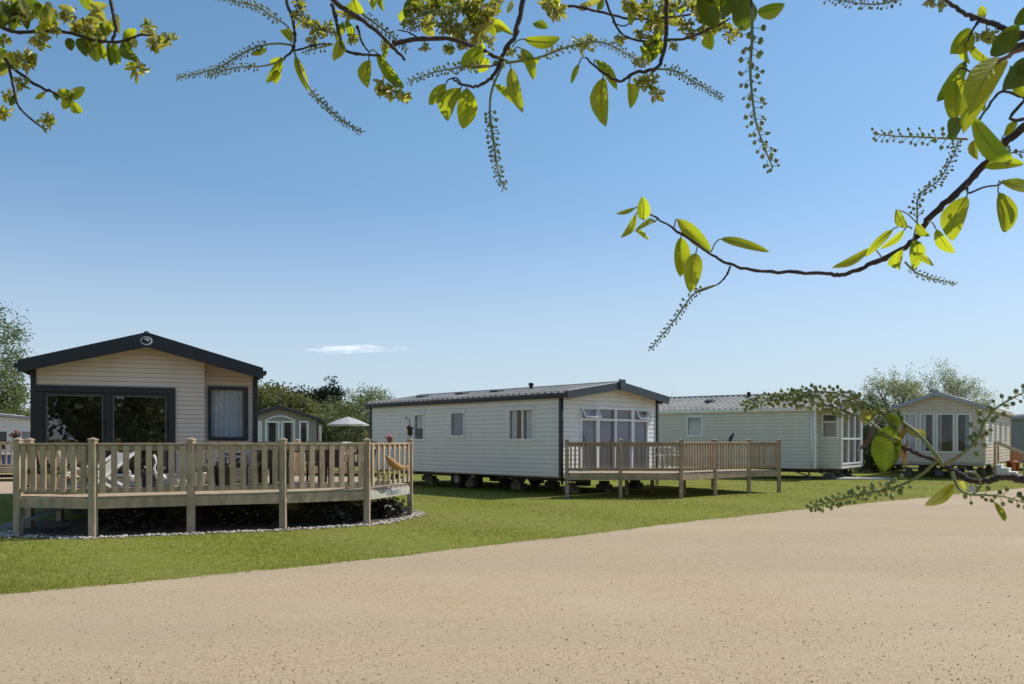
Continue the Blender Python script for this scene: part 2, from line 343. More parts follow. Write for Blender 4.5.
M['road'] = m

# ------------------------------------------------------------------ camera, light, sky
cam = bpy.data.cameras.new('camera'); co = bpy.data.objects.new('camera', cam); COL.objects.link(co); scene.camera = co
co.location = (0, 0, CAMZ); co.rotation_euler = (R(90), 0, 0)
cam.sensor_width = 36; cam.lens = FPX / 1024 * 36; cam.shift_y = (HY - 342) / 1024; cam.clip_end = 6000; cam.clip_start = .05
cam.dof.use_dof = True; cam.dof.focus_distance = 18; cam.dof.aperture_fstop = 26
SUN_AZ, SUN_EL = 64, 51                  # to the right of the view axis, above the horizon
sun = bpy.data.lights.new('sun', 'SUN'); so = bpy.data.objects.new('sun', sun); COL.objects.link(so)
sun.energy = 3.0; sun.angle = R(.53); sun.color = (1, .955, .88)
sd = V((math.sin(R(SUN_AZ)) * math.cos(R(SUN_EL)), math.cos(R(SUN_AZ)) * math.cos(R(SUN_EL)), math.sin(R(SUN_EL))))
so.rotation_euler = sd.to_track_quat('Z', 'Y').to_euler(); so.location = sd * 50
w = bpy.data.worlds.new('World'); scene.world = w; w.use_nodes = True
N = w.node_tree.nodes; L = w.node_tree.links; bg = N['Background']
sky = N.new('ShaderNodeTexSky'); sky.sky_type = 'NISHITA'; sky.sun_disc = False; sky.sun_elevation = R(SUN_EL); sky.sun_rotation = R(SUN_AZ)
sky.air_density = 1.0; sky.dust_density = .35; sky.ozone_density = 1.0; sky.altitude = 0
tc = N.new('ShaderNodeTexCoord'); sp = N.new('ShaderNodeSeparateXYZ'); L.new(tc.outputs['Generated'], sp.inputs[0])
def mth(op, a, b=None, cl=False):
    x = N.new('ShaderNodeMath'); x.operation = op; x.use_clamp = cl
    for i, q in enumerate((a, b)):
        if q is None: continue
        if isinstance(q, (int, float)): x.inputs[i].default_value = q
        else: L.new(q, x.inputs[i])
    return x.outputs[0]
# one small wisp of cirrus low in the north-west
az = mth('ARCTAN2', sp.outputs[0], sp.outputs[1]); el = mth('ARCSINE', sp.outputs[2])
u = mth('DIVIDE', mth('SUBTRACT', az, -.184), .072); vv0 = mth('DIVIDE', mth('SUBTRACT', el, .1085), .0075)
vv = mth('SUBTRACT', vv0, mth('MULTIPLY', u, .28))
cn = N.new('ShaderNodeTexNoise'); cn.inputs['Scale'].default_value = 26; cn.inputs['Detail'].default_value = 6; cn.inputs['Roughness'].default_value = .6
mpv = N.new('ShaderNodeMapping'); mpv.inputs['Scale'].default_value = (1, 1, 5); L.new(tc.outputs['Generated'], mpv.inputs[0]); L.new(mpv.outputs[0], cn.inputs['Vector'])
r2 = mth('ADD', mth('MULTIPLY', u, u), mth('MULTIPLY', vv, vv))
cl = mth('MULTIPLY', mth('SUBTRACT', mth('ADD', mth('MULTIPLY', mth('SUBTRACT', cn.outputs['Fac'], .5), 2.6), .62), r2), 1.0, True)
cl = mth('MULTIPLY', cl, .62)
mxw = N.new('ShaderNodeMix'); mxw.data_type = 'RGBA'; L.new(cl, mxw.inputs[0])
hsv = N.new('ShaderNodeHueSaturation'); sr = N.new('ShaderNodeMapRange'); L.new(el, sr.inputs[0]); sr.inputs[1].default_value = 0; sr.inputs[2].default_value = .25; sr.inputs[3].default_value = 1.1; sr.inputs[4].default_value = 1.16; L.new(sr.outputs[0], hsv.inputs['Saturation'])
hr = N.new('ShaderNodeMapRange'); L.new(el, hr.inputs[0]); hr.inputs[1].default_value = .02; hr.inputs[2].default_value = .34; hr.inputs[3].default_value = .519; hr.inputs[4].default_value = .492; L.new(hr.outputs[0], hsv.inputs['Hue']); L.new(sky.outputs[0], hsv.inputs['Color'])
vr = N.new('ShaderNodeMapRange'); L.new(el, vr.inputs[0]); vr.inputs[1].default_value = 0; vr.inputs[2].default_value = .5; vr.inputs[3].default_value = .56; vr.inputs[4].default_value = .66; L.new(vr.outputs[0], hsv.inputs['Value'])
lo_ = N.new('ShaderNodeMapRange'); lo_.interpolation_type = 'SMOOTHSTEP'; L.new(el, lo_.inputs[0]); lo_.inputs[1].default_value = 0; lo_.inputs[2].default_value = .30; lo_.inputs[3].default_value = .82; lo_.inputs[4].default_value = 0
mlo = N.new('ShaderNodeMix'); mlo.data_type = 'RGBA'; L.new(lo_.outputs[0], mlo.inputs[0]); L.new(hsv.outputs[0], mlo.inputs[6]); mlo.inputs[7].default_value = (2.35, 2.98, 3.65, 1)   # pale blue band above the horizon
L.new(mlo.outputs[2], mxw.inputs[6]); mxw.inputs[7].default_value = (6.2, 6.5, 6.9, 1)
L.new(mxw.outputs[2], bg.inputs[0]); bg.inputs[1].default_value = .15
vs = scene.view_settings; vs.view_transform = 'Standard'; vs.look = 'None'; vs.exposure = .58; vs.gamma = 1; vs.use_curve_mapping = False
scene.cycles.use_denoising = True; scene.cycles.max_bounces = 8; scene.cycles.transparent_max_bounces = 12
scene.cycles.caustics_reflective = False; scene.cycles.caustics_refractive = False

# ------------------------------------------------------------------ ground, road, path
def flat_sheet(name, pts, z, m):
    mb = MB(); mb.add([V((p[0], p[1], z)) for p in pts], [tuple(range(len(pts)))]); return tag(mb.build(name, m), kind='structure')
flat_sheet('ground', [(-3000, -3000), (3000, -3000), (3000, 3000), (-3000, 3000)], 0, M['lawn'])
edge_px = [(-260, 621), (-120, 606), (0, 594), (100, 586), (200, 577), (300, 567), (400, 556), (470, 548), (540, 540), (620, 530.5), (700, 520.5), (800, 510), (880, 502), (940, 496), (1024, 488)]
edge = [G(*p) for p in edge_px]
edge += [edge[-1] + (edge[-1] - edge[-2]) * 1.4 + V((3, 0, 0)), edge[-1] + (edge[-1] - edge[-2]) * 3 + V((14, 0, 0))]
fine = []
for i in range(len(edge) - 1):
    n = max(2, int((edge[i + 1] - edge[i]).length / .12))
    for k in range(n):
        p = edge[i].lerp(edge[i + 1], k / n); j = .05 * math.sin(p.x * 1.9 + 2) + .035 * math.sin(p.x * 5.1) + .03 * math.sin(p.x * 13.7 + 1) + rnd.uniform(-.035, .035)
        fine.append(p + V((0, j, 0)))
fine.append(edge[-1])
mb = MB(); nf = len(fine)
vs_ = [V((p.x, p.y, .004)) for p in fine] + [V((p.x + (8 if p.x > 10 else 0), min(p.y - 4, -9 - .0 * p.x), .004)) for p in fine]
mb.add(vs_, [(i, nf + i, nf + i + 1, i + 1) for i in range(nf - 1)])
tag(mb.build('road', M['road']), kind='structure')
def road_edge_y(x):
    xs = [p.x for p in edge]; ys = [p.y for p in edge]
    return np.interp(x, xs, ys)
path_poly = [(-60, 26.5), (-14.8, 25.2), (-14.2, 29), (-16.5, 41), (-60, 43)]
flat_sheet('path', path_poly, .004, M['road'])

# ------------------------------------------------------------------ huts
def clip(poly, a, b, c):                # keep a*x+b*y<=c
    o = []
    for i in range(len(poly)):
        p, q = poly[i], poly[(i + 1) % len(poly)]
        dp = a * p[0] + b * p[1] - c; dq = a * q[0] + b * q[1] - c
        if dp <= 0: o.append(p)
        if dp * dq < 0:
            t = dp / (dp - dq); o.append((p[0] + (q[0] - p[0]) * t, p[1] + (q[1] - p[1]) * t))
    return o
class Wall:
    def __init__(s, O, u, n): s.O = V(O); s.u = V(u); s.n = V(n)
    def P(s, a, z, d=0): return s.O + s.u * a + V((0, 0, z)) + s.n * d
def siding(mb, w, s0, s1, z0, lines, ztop, holes, pitch=.13, lip=.014, gr=.011):
    cuts = sorted(holes); spans = []; cur = s0
    for (a, b, za, zb) in cuts:
        if a > cur: spans.append((cur, a, z0, ztop))
        spans.append((a, b, z0, za)); spans.append((a, b, zb, ztop)); cur = b
    if cur < s1: spans.append((cur, s1, z0, ztop))
    for (a, b, za, zb) in spans:
        if b - a < 1e-4 or zb - za < 1e-4: continue
        k = math.floor(za / pitch)
        while k * pitch < zb:
            c0, c1 = k * pitch, (k + 1) * pitch
            gz = c1 - gr
            for (lo_, hi_, isg) in ((c0, gz, 0), (gz, c1, 1)):
                poly = [(a, max(lo_, za)), (b, max(lo_, za)), (b, min(hi_, zb)), (a, min(hi_, zb))]
                if poly[2][1] - poly[0][1] < 1e-4: continue
                for ln in lines: poly = clip(poly, *ln)
                if len(poly) < 3: continue
                of = (lambda z: -.022) if isg else (lambda z: lip * (1 - (z - c0) / pitch))
                vs = [w.P(x, z, of(z)) for x, z in poly]; mb.add(vs, [tuple(range(len(vs)))])
                for ext in (min, max):
                    ze = ext(p[1] for p in poly); row = [p[0] for p in poly if abs(p[1] - ze) < 1e-5]
                    if len(row) >= 2 and not isg and (abs(ze - c0) < 1e-4 or abs(ze - gz) < 1e-4):
                        xa, xb = min(row), max(row); mb.add([w.P(xa, ze, -.022), w.P(xb, ze, -.022), w.P(xb, ze, of(ze)), w.P(xa, ze, of(ze))], [(0, 1, 2, 3)])
            k += 1
def wbox(mb, w, a, b, za, zb, d0, d1, m=0):
    mb.box(w.P((a + b) / 2, (za + zb) / 2, (d0 + d1) / 2), (abs(b - a), abs(d1 - d0), zb - za), (w.u, w.n, V((0, 0, 1))), m)
def curtain(root, w, a, b, za, zb, m, amp=.025, wav=.11, d=-.1):
    mb = MB(); n = max(6, int((b - a) / .018)); vs = []
    for i in range(n + 1):
        s = a + (b - a) * i / n; o = d + amp * math.sin(2 * math.pi * s / wav + .6 * math.sin(s * 7))
        vs += [w.P(s, za, o), w.P(s + .004 * math.sin(s * 40), (za + zb) / 2, o * 1.02), w.P(s, zb, d + (o - d) * .6)]
    fs = [(i * 3 + j, i * 3 + 3 + j, i * 3 + 4 + j, i * 3 + 1 + j) for i in range(n) for j in (0, 1)]
    mb.add(vs, fs, 0, True); return mb.build('curtain', m, root)
def window(root, w, a, b, za, zb, fm, gm, cols=1, trans=None, fw=.05, curt=None, name='window', hood=False, drape=.3, proud=.03):
    mb = MB()
    wbox(mb, w, a, b, zb - fw, zb, -.06, proud); wbox(mb, w, a, b, za, za + fw, -.06, proud)
    wbox(mb, w, a, a + fw, za + fw, zb - fw, -.06, proud); wbox(mb, w, b - fw, b, za + fw, zb - fw, -.06, proud)
    bars = cols if isinstance(cols, (list, tuple)) else [i / cols for i in range(1, cols)]
    for f in bars:
        x = a + (b - a) * f; wbox(mb, w, x - fw * .55, x + fw * .55, za + fw, zb - fw, -.058, proud - .003)
    if trans: wbox(mb, w, a + fw, b - fw, trans - fw * .5, trans + fw * .5, -.056, proud - .006)
    if hood: wbox(mb, w, a - .06, b + .06, zb + .001, zb + .045, -.0, .055); wbox(mb, w, a - .02, b + .02, za - .03, za - .001, 0, .05)
    o = mb.build(name, fm, root, bevel=.004)
    g = MB(); g.add([w.P(a + fw * .8, za + fw * .8, -.02), w.P(b - fw * .8, za + fw * .8, -.02), w.P(b - fw * .8, zb - fw * .8, -.02), w.P(a + fw * .8, zb - fw * .8, -.02)], [(0, 1, 2, 3)]); g.build('pane', gm, o)
    ins = .02
    for cm, c0, c1, cz in (curt or []):
        curtain(o, w, a + (b - a) * c0 + ins, a + (b - a) * c1 - ins, za + .03 + (zb - za) * cz, zb - .03, M[cm])
    return o
def open_vent(root, w, a, b, za, zb, fm, gm, ang=28):
    L_ = zb - za; ca, sa = math.cos(R(ang)), math.sin(R(ang))
    ax = (w.u, (w.n * ca + V((0, 0, 1)) * sa), (V((0, 0, 1)) * ca - w.n * sa))
    top = w.P((a + b) / 2, zb, .045)
    def q(s, t, off): return top + w.u * s - ax[2] * t + ax[1] * off
    mb = MB(); h = (b - a) / 2; f = .045
    mb.box(q(0, f / 2, 0), (2 * h, .035, f), ax); mb.box(q(0, L_ - f / 2, 0), (2 * h, .035, f), ax)
    for s in (-1, 1): mb.box(q(s * (h - f / 2), L_ / 2, 0), (f, .035, L_ - 2 * f), ax)
    o = mb.build('vent_window', fm, root, bevel=.004)
    g = MB(); g.add([q(-h + f * .8, f * .8, 0), q(h - f * .8, f * .8, 0), q(h - f * .8, L_ - f * .8, 0), q(-h + f * .8, L_ - f * .8, 0)], [(0, 1, 2, 3)]); g.build('pane', gm, o)

class Hut:
    def __init__(s, name, label, cat, FL, rot, Wd, Ln, he, hr, zf, a=.13, group=None, segs=None, ar=None):
        s.ar = a if ar is None else ar; s.root = thing(name, label, cat, (FL[0], FL[1], 0), R(rot), group); s.W = Wd; s.L = Ln; s.he = he; s.hr = hr; s.zf = zf; s.a = a
        s.Mi = (Matrix.Translation(V((FL[0], FL[1], 0))) @ Matrix.Rotation(R(rot), 4, 'Z')).inverted()
        s.segs = segs; s.b = segs[0][2]; s.slope = (hr - he) / (Wd / 2); s.th = .07
        s.left = Wall((a, 0, 0), (0, 1, 0), (-1, 0, 0)); s.right = Wall((Wd - s.ar, 0, 0), (0, 1, 0), (1, 0, 0))
        s.fronts = [Wall((0, y, 0), (1, 0, 0), (0, -1, 0)) for (_, _, y) in segs]
        s.rets = []
        for i in range(len(segs) - 1):
            xs = segs[i][1]; y1, y2 = segs[i][2], segs[i + 1][2]
            s.rets.append(Wall((xs, 0, 0), (0, 1, 0), (-1 if y2 < y1 else 1, 0, 0)))
        s.holes = {}; s.pitch = .15; s.gr = .018
    def px(s, w, x, y):                 # the wall coordinates seen at a pixel
        c = s.Mi @ V((0, 0, CAMZ)); d = s.Mi.to_3x3() @ V(((x - CX) / FPX, 1, (HY - y) / FPX))
        t = (w.O - c).dot(w.n) / d.dot(w.n); p = c + d * t
        return (p - w.O).dot(w.u), p.z
    def rect(s, w, x0, y0, x1, y1):     # pixels: left, top, right, bottom
        a, zt = s.px(w, x0, y0); b, zb = s.px(w, x1, y1); a2, zb2 = s.px(w, x0, y1)
        if a > b: a, b = b, a
        return a, b, min(zb, zb2) if False else (zb + zb2) / 2, zt
    def hole(s, w, r): s.holes.setdefault(id(w), []).append(r); return r
    def build(s, sm, trim, roofm, fascia, fd=.24, fdp=.31, roof='rib', corner=.07, skirt=None):
        root, W_, L_, a = s.root, s.W, s.L, s.a; sl = s.slope; th = s.th + .01
        k1 = (-sl, 1, s.he - th); k2 = (sl, 1, s.he + sl * W_ - th)
        mb = MB(); zs = s.he + sl * a - th; pk = dict(pitch=s.pitch, gr=s.gr)
        bk = s.L - .15
        y0L = s.segs[0][2]; y0R = s.segs[-1][2]
        siding(mb, s.left, y0L, bk, s.zf, [], zs, s.holes.get(id(s.left), []), **pk)
        siding(mb, s.right, y0R, bk, s.zf, [], zs, s.holes.get(id(s.right), []), **pk)
        for w, (x0, x1, y) in zip(s.fronts, s.segs): siding(mb, w, x0, x1, s.zf, [k1, k2], s.hr, s.holes.get(id(w), []), **pk)
        for i, w in enumerate(s.rets):
            ya, yb = sorted((s.segs[i][2], s.segs[i + 1][2])); xs = s.segs[i][1]
            siding(mb, w, ya, yb, s.zf, [], s.he - th + sl * min(xs, W_ - xs), s.holes.get(id(w), []), **pk)
        siding(mb, Wall((0, bk, 0), (1, 0, 0), (0, 1, 0)), a, W_ - s.ar, s.zf, [k1, k2], s.hr, [])
        mb.build('wall', sm, root)
        # corner trims
        for x, y in ((a, y0L), (a, bk), (W_ - s.ar, y0R), (W_ - s.ar, bk)):
            mb = MB(); mb.box((x, y, (s.zf + zs) / 2), (corner, corner, zs - s.zf)); mb.build('corner_trim', trim, root, bevel=.004)
        # floor, interior, chassis
        mb = MB(); mb.box((W_ / 2, (max(y0L, y0R) + bk) / 2, s.zf + .02), (W_ - 2 * a - .04, bk - max(y0L, y0R) - .04, .12))
        for i, (x0, x1, y) in enumerate(s.segs):
            mb.box(((x0 + x1) / 2, (y + max(y0L, y0R)) / 2 + .01, s.zf + .018), (x1 - x0 - .03, max(.05, max(y0L, y0R) - y), .12))
        yi = max(y0L, y0R) + 3.4
        mb.box((W_ / 2, yi, (s.zf + zs) / 2 + .1), (W_ - 2 * a - .08, .06, zs - s.zf - .1), m=0)
        mb.build('floor', M['interior'], root)
        mb = MB()
        for x in (W_ * .3, W_ * .7): mb.beam((x, .5, s.zf - .13), (x, bk - .1, s.zf - .13), .07, .16)
        for k in range(5):
            y = .8 + k * (bk - 1.2) / 4; mb.beam((a + .1, y, s.zf - .075), (W_ - a - .1, y, s.zf - .075), .05, .05)
        mb.build('chassis', M['steel'], root)
        # roof
        for sgn in (0, 1):
            mb = MB()
            x0, x1 = (-.02, W_ / 2) if sgn == 0 else (W_ + .02, W_ / 2)
            za, zb = s.he - .02 * sl, s.hr
            d = V((x1 - x0, 0, zb - za)); ln = d.length; d.normalize(); nn = V((-d.z, 0, d.x)) if sgn == 0 else V((d.z * 1, 0, -d.x))
            if nn.z < 0: nn = -nn
            A = V((x0, 0.02, za)); B = V((x1, 0.02, zb))
            mb.prism([A, B, B - nn * s.th, A - nn * s.th], (0, L_, 0))
            if roof == 'rib':
                k = 0; y = .1
                while y < L_:
                    c = (A + B) / 2 + V((0, y - .02, 0)) + nn * .016
                    mb.box(c + nn * .006, (ln, .085, .056), (d, V((0, 1, 0)), nn)); y += .27
                nc = 5
                for j in range(1, nc):
                    c = A.lerp(B, j / nc) + V((0, L_ / 2, 0)) + nn * .007
                    mb.box(c, (.03, L_ - .04, .014), (d, V((0, 1, 0)), nn))
            mb.build('roof', roofm, root)
        mb = MB()
        mb.tube([(W_ / 2, 0.03, s.hr + .02), (W_ / 2, L_, s.hr + .02)], .06, 8); mb.build('ridge_cap', roofm, root)
        mb = MB()
        for x, sg in ((-.05, 1), (W_ + .05, -1)):
            mb.box((x, L_ / 2, s.he - .06), (.09, L_ - .06, .08)); mb.box((x + sg * .05, L_ / 2, s.he - .1), (.02, L_ - .1, .12))
        mb.build('gutter', trim, root)
        # bargeboards with a vertical cut at the eaves
        for y in (0, L_ + .01):
            mb = MB()
            poly = [(-.02, y, s.he - fd), (-.02, y, s.he + .05 - .02 * sl), (W_ / 2, y, s.hr + .05), (W_ + .02, y, s.he + .05 - .02 * sl), (W_ + .02, y, s.he - fd), (W_ / 2, y, s.hr + .05 - fdp)]
            q = [V(p) for p in poly]
            mb.prism([q[0], q[1], q[2], q[5]], (0, .05 if y == 0 else -.05, 0)); mb.prism([q[5], q[2], q[3], q[4]], (0, .05 if y == 0 else -.05, 0))
            mb.build('bargeboard', fascia, root, bevel=.006)
        # soffit under the overhang
        return root
    def stands(s, n, wheels=True):
        mb = MB(); bk = s.L - .2
        for k in range(n):
            y = .7 + k * (bk - 1.2) / max(1, n - 1)
            for x in (s.W * .18, s.W * .5, s.W * .82):
                q = MB(); hgt = s.zf - .22
                q.box((x, y, hgt / 2 - .005), (.3, .42, hgt * .55)); q.box((x, y, hgt * .775), (.22, .26, hgt * .45 + .04))
                q.build('support_stand', M['block'], s.root)
        if wheels:
            for yy in (.5, .585):
                for x in (s.W * .2, s.W * .8):
                    q = MB(); y = s.L * yy; r = min(.33, s.zf * .55)
                    q.tube([(x - .09, y, r), (x + .09, y, r)], r, 18, smooth=False)
                    wo = q.build('wheel', M['rubber'], s.root)
                    t = MB(); t.tube([(x - .1, y, r), (x + .1, y, r)], r * .5, 14, smooth=False); t.build('rim', M['grey_trim'], wo)
def q_last():
    return [o for o in bpy.data.objects if o.name.startswith('wheel')][-1].name
def leg_brace(h, x, y):
    q = MB(); q.beam((x, y, .06), (x, y, h.zf - .1), .06, .06, (0, 1, 0)); q.box((x, y, .03), (.35, .35, .06)); q.beam((x, y + .7, h.zf - .12), (x, y + .02, .14), .05, .05)
    q.build('support_stand', M['steel'], h.root)

# --- hut one: sand lodge with a stepped gable and dark patio doors
f1 = 1.55
FL1 = (-6.208 * f1, FPX * .01258 * f1)
h1 = Hut('holiday_lodge', 'sand coloured lodge with black trim and dark patio doors behind the nearest deck', 'lodge', FL1, 22.3, 2.95 * f1, 11, 1.6 + f1, 3.8, .64, a=.2, ar=.08,
         segs=[(.2, 3.42, .42), (3.42, 2.95 * f1 - .08, .75)])
h1.pitch, h1.gr = .095, .008
wf, wr = h1.fronts
rd = h1.rect(wf, 36, 383.5, 175.5, 474); rd = (max(.24, rd[0]), rd[1], rd[2], rd[3] - .03); h1.hole(wf, rd)
rw = h1.rect(wr, 203.5, 386, 248, 440.5); rw = (max(3.5, rw[0]), rw[1], rw[2], rw[3]); h1.hole(wr, rw)
h1.build(M['sand_siding'], M['charcoal'], M['roof_dark'], M['charcoal'], fd=.2, fdp=.31, roof='plain', corner=.1)
# patio door: outer frame, two sliding leaves
a, b, za, zb = rd
mb = MB(); fw = .13
wbox(mb, wf, a, b, zb - .13, zb, -.08, .05); wbox(mb, wf, a, a + fw, za, zb - .131, -.08, .05); wbox(mb, wf, b - .13, b, za, zb - .131, -.08, .05)
xm = h1.px(wf, 108, 420)[0]; wbox(mb, wf, xm - .04, xm + .04, za, zb - .131, -.08, .04)
pd = mb.build('patio_door', M['charcoal'], h1.root, bevel=.006)
for (p, q) in ((a + fw + .002, xm - .042), (xm + .042, b - .132)):
    mb = MB(); f = .055; top = zb - .133; bot = za + .03
    wbox(mb, wf, p, q, top - f, top, -.03, .03); wbox(mb, wf, p, q, bot, bot + f, -.03, .03); wbox(mb, wf, p, p + f, bot + f, top - f, -.03, .03); wbox(mb, wf, q - f, q, bot + f, top - f, -.03, .03)
    dl = mb.build('door_leaf', M['charcoal'], pd, bevel=.004)
    mb = MB()
    for (xx, yy, x2, y2) in ((p + f + .012, top - f - .012, q - f - .012, top - f - .004), (p + f + .004, bot + f, p + f + .012, top - f - .004), (q - f - .012, bot + f, q - f - .004, top - f - .004)):
        wbox(mb, wf, xx, x2, min(yy, y2), max(yy, y2), -.004, .012)
    mb.build('glazing_bead', M['grey_trim'], pd)
    g = MB(); g.add([wf.P(p + f * .9, bot + f * .9, -.01), wf.P(q - f * .9, bot + f * .9, -.01), wf.P(q - f * .9, top - f * .9, -.01), wf.P(p + f * .9, top - f * .9, -.01)], [(0, 1, 2, 3)]); g.build('pane', M['dark_glass'], pd)
    hd = MB(); wbox(hd, wf, q - f * .75, q - f * .35, bot + .85, bot + 1.1, .03, .06); hd.build('handle', M['black_metal'], pd)
mb = MB(); wbox(mb, wf, a - .01, b + .01, za - .045, za - .002, -.02, .1); mb.build('sill', M['upvc'], pd)
window(h1.root, wr, *rw, M['charcoal'], M['glass'], fw=.075, curt=[('net', .0, 1, 0.02)], proud=.05)
# small round badge on the ridge of the bargeboard
mb = MB(); wb = Wall((h1.W / 2, 0, 0), (1, 0, 0), (0, -1, 0)); cz = h1.hr + .05 - .18
def oval(w, cx, cz, rx, rz, d0, d1, m=0, n=24):
    mb.prism([w.P(cx + rx * math.cos(2 * math.pi * k / n), cz + rz * math.sin(2 * math.pi * k / n), d0) for k in range(n)], w.n * (d1 - d0), m)
oval(wb, 0, cz, .115, .088, .001, .012, 0); oval(wb, -.012, cz, .09, .07, .0125, .016, 1); oval(wb, .0, cz + .014, .05, .034, .0165, .020, 0); oval(wb, -.022, cz - .006, .034, .026, .0205, .024, 1)
mb.build('emblem', [M['white_plastic'], M['charcoal']], h1.root)
for yy in (2.2, 5, 8):
    for x in (h1.W * .2, h1.W * .8):
        q = MB(); q.box((x, yy, .2), (.4, .4, .5)); q.build('support_stand', M['block'], h1.root)

# --- hut two: white caravan
k2 = 1.42
h2 = Hut('holiday_caravan', 'long white clad caravan with dark corner trim and ribbed roof in the centre', 'caravan', (1.131 * k2, .0202 * FPX * k2), 43.1, 3.39 * k2, 7.35 * k2, 1.6 + k2, 3.39, .57, a=.13,
         segs=[(.13, 3.39 * k2 - .13, .4)])
h2.pitch, h2.gr = .135, .012
wl, wf = h2.left, h2.fronts[0]
wins = [((414, 414, 424.5, 440.5), 1, [('net', 0, 1, .42)]), ((450.5, 412, 465, 437), 1, [('curtain', 0, 1, .0)]), ((508.5, 409, 534.5, 440.5), [.45], [('net', .02, .42, .0), ('net', .72, .98, .0)])]
rs = []
for r, c, cu in wins:
    q = h2.rect(wl, *r); rs.append(h2.hole(wl, q))
fr = h2.rect(wf, 580, 406, 647.5, 470); fz0 = .66; zt = fr[3]
xb = [h2.px(wf, x, 430)[0] for x in (580, 597.5, 632.5, 648)]; frr = (xb[0], xb[3], fz0, zt); h2.hole(wf, frr)
h2.build(M['white_siding'], M['charcoal'], M['roof_steel'], M['slate_trim'], fd=.2, fdp=.24, corner=.1)
for q, (r, c, cu) in zip(rs, wins): window(h2.root, wl, *q, M['upvc'], M['glass'], cols=c, fw=.055, curt=cu, hood=True)
ztr = h2.px(wf, 615, 420)[1]
window(h2.root, wf, xb[0], xb[1] - .002, fz0, zt, M['upvc'], M['glass'], fw=.07, trans=ztr, curt=[('lilac', 0, 1, 0)])
window(h2.root, wf, xb[1] + .002, xb[2] - .002, fz0, zt, M['upvc'], M['glass'], cols=2, fw=.07, trans=ztr, curt=[('lilac', 0, .47, 0), ('lilac', .53, 1, 0)], name='french_door')
window(h2.root, wf, xb[2] + .002, xb[3], fz0, zt, M['upvc'], M['glass'], fw=.07, trans=ztr, curt=[('lilac', 0, 1, 0)])
for (p, q) in ((xb[0], xb[1]), (xb[2] + .1, xb[3])): open_vent(h2.root, wf, p + .03, q - .03, ztr + .01, zt - .05, M['upvc'], M['glass'])
mb = MB(); wb = Wall((h2.W / 2, 0, 0), (1, 0, 0), (0, -1, 0))
mb.prism([wb.P(-.15, h2.hr + .12, .002), wb.P(.15, h2.hr + .12, .002), wb.P(.10, h2.hr - .24, .002), wb.P(-.10, h2.hr - .24, .002)][::-1], wb.n * .05); mb.build('ridge_finial', M['slate_trim'], h2.root, bevel=.01)
h2.stands(5)
def roof_bits(h, vents, flue, sl=-1):
    for f, y in vents:
        x = h.W * .5 * f; z = h.he + h.slope * x; q = MB()
        q.box((x, y, z + .06), (.32, .42, .08), (V((1, 0, h.slope)).normalized(), V((0, 1, 0)), V((-h.slope, 0, 1)).normalized())); q.build('roof_vent', M['black_metal'], h.root, bevel=.01)
    x = h.W * .5 * flue[0]; z = h.he + h.slope * x; q = MB(); q.lathe([(.06, z - .05), (.06, z + .14), (.09, z + .14), (.09, z + .22), (.02, z + .24)], (x, flue[1], 0), 12); q.build('flue', M['black_metal'], h.root)
roof_bits(h2, [(.6, 6.5), (.62, 4.7), (.5, 8.5)], (.85, 3.6))
q = MB(); q.tube([(h2.W - .2, 1.0, h2.he), (h2.W - .2, 1.0, h2.he + .42)], .01, 6); q.build('aerial', M['steel'], h2.root)
q = MB(); q.tube([h2.left.P(.3, 2.9, .06), h2.left.P(.3, .35, .06)], .035, 8); q.build('downpipe', M['charcoal'], h2.root)

# --- hut three: pale green caravan behind, bay at the corner
rot3 = 54; u3 = V((math.cos(R(rot3)), math.sin(R(rot3)), 0)); b3 = V((-u3.y, u3.x, 0))
C3 = V((12.7, 34.8, 0)); a3 = .13; yb3 = 1.1
FL3 = C3 - u3 * a3 - b3 * yb3
h3 = Hut('holiday_caravan', 'pale green caravan with bay corner windows behind the weathered deck', 'caravan', (FL3.x, FL3.y), rot3, 4.3, 11.5, 1.6 + 1.45, 3.72, .47, a=a3, segs=[(a3, a3 + .6, yb3), (a3 + .6, 4.3 - a3, .2)])
wl = h3.left; wr_ = h3.rets[0]; wbf = h3.fronts[1]
r1 = h3.hole(wl, h3.rect(wl, 687, 416.5, 702.5, 436))
ry = (yb3 - .78, yb3 - .12); zt = h3.px(wr_, 833, 413.5)[1]; zbm = h3.px(wr_, 833, 438)[1]; r2 = (ry[0], ry[1], zbm, zt); h3.hole(wr_, r2)
r3 = (a3 + .72, 4.3 - a3 - .15, .62, h3.px(wbf, 850, 413)[1]); h3.hole(wbf, r3)
h3.build(M['green_siding'], M['upvc'], M['roof_steel'], M['slate_trim'], fd=.1, fdp=.12, corner=.09)
window(h3.root, wl, *r1, M['upvc'], M['glass'], fw=.05, curt=[('net', 0, 1, 0)], hood=True)
window(h3.root, wr_, *r2, M['upvc'], M['glass'], fw=.05, trans=r2[3] - .35, curt=[('curtain', 0, .3, 0)])
window(h3.root, wbf, *r3, M['upvc'], M['glass'], cols=3, fw=.07, trans=1.72, curt=[('curtain', 0, .12, 0)], name='french_door')
roof_bits(h3, [(.55, 6.2), (.55, 4.2), (.6, 8.8)], (.9, 4.6))
q = MB(); q.tube([wl.P(yb3 + .12, 2.9, .05), wl.P(yb3 + .12, .5, .05)], .04, 8); q.build('downpipe', M['upvc'], h3.root)
h3.stands(4, False)
for x, y in ((.35, 1.4), (.5, .5), (2.2, .6), (3.9, .6)): leg_brace(h3, x, y)
sp3 = MB(); cc = G(858, 479); sp3.box((cc.x, cc.y, .03), (2.6, 1.4, .06)); tag(sp3.build('concrete_slab', M['concrete']), 'pale concrete slab in the grass beside the green caravan', 'slab')

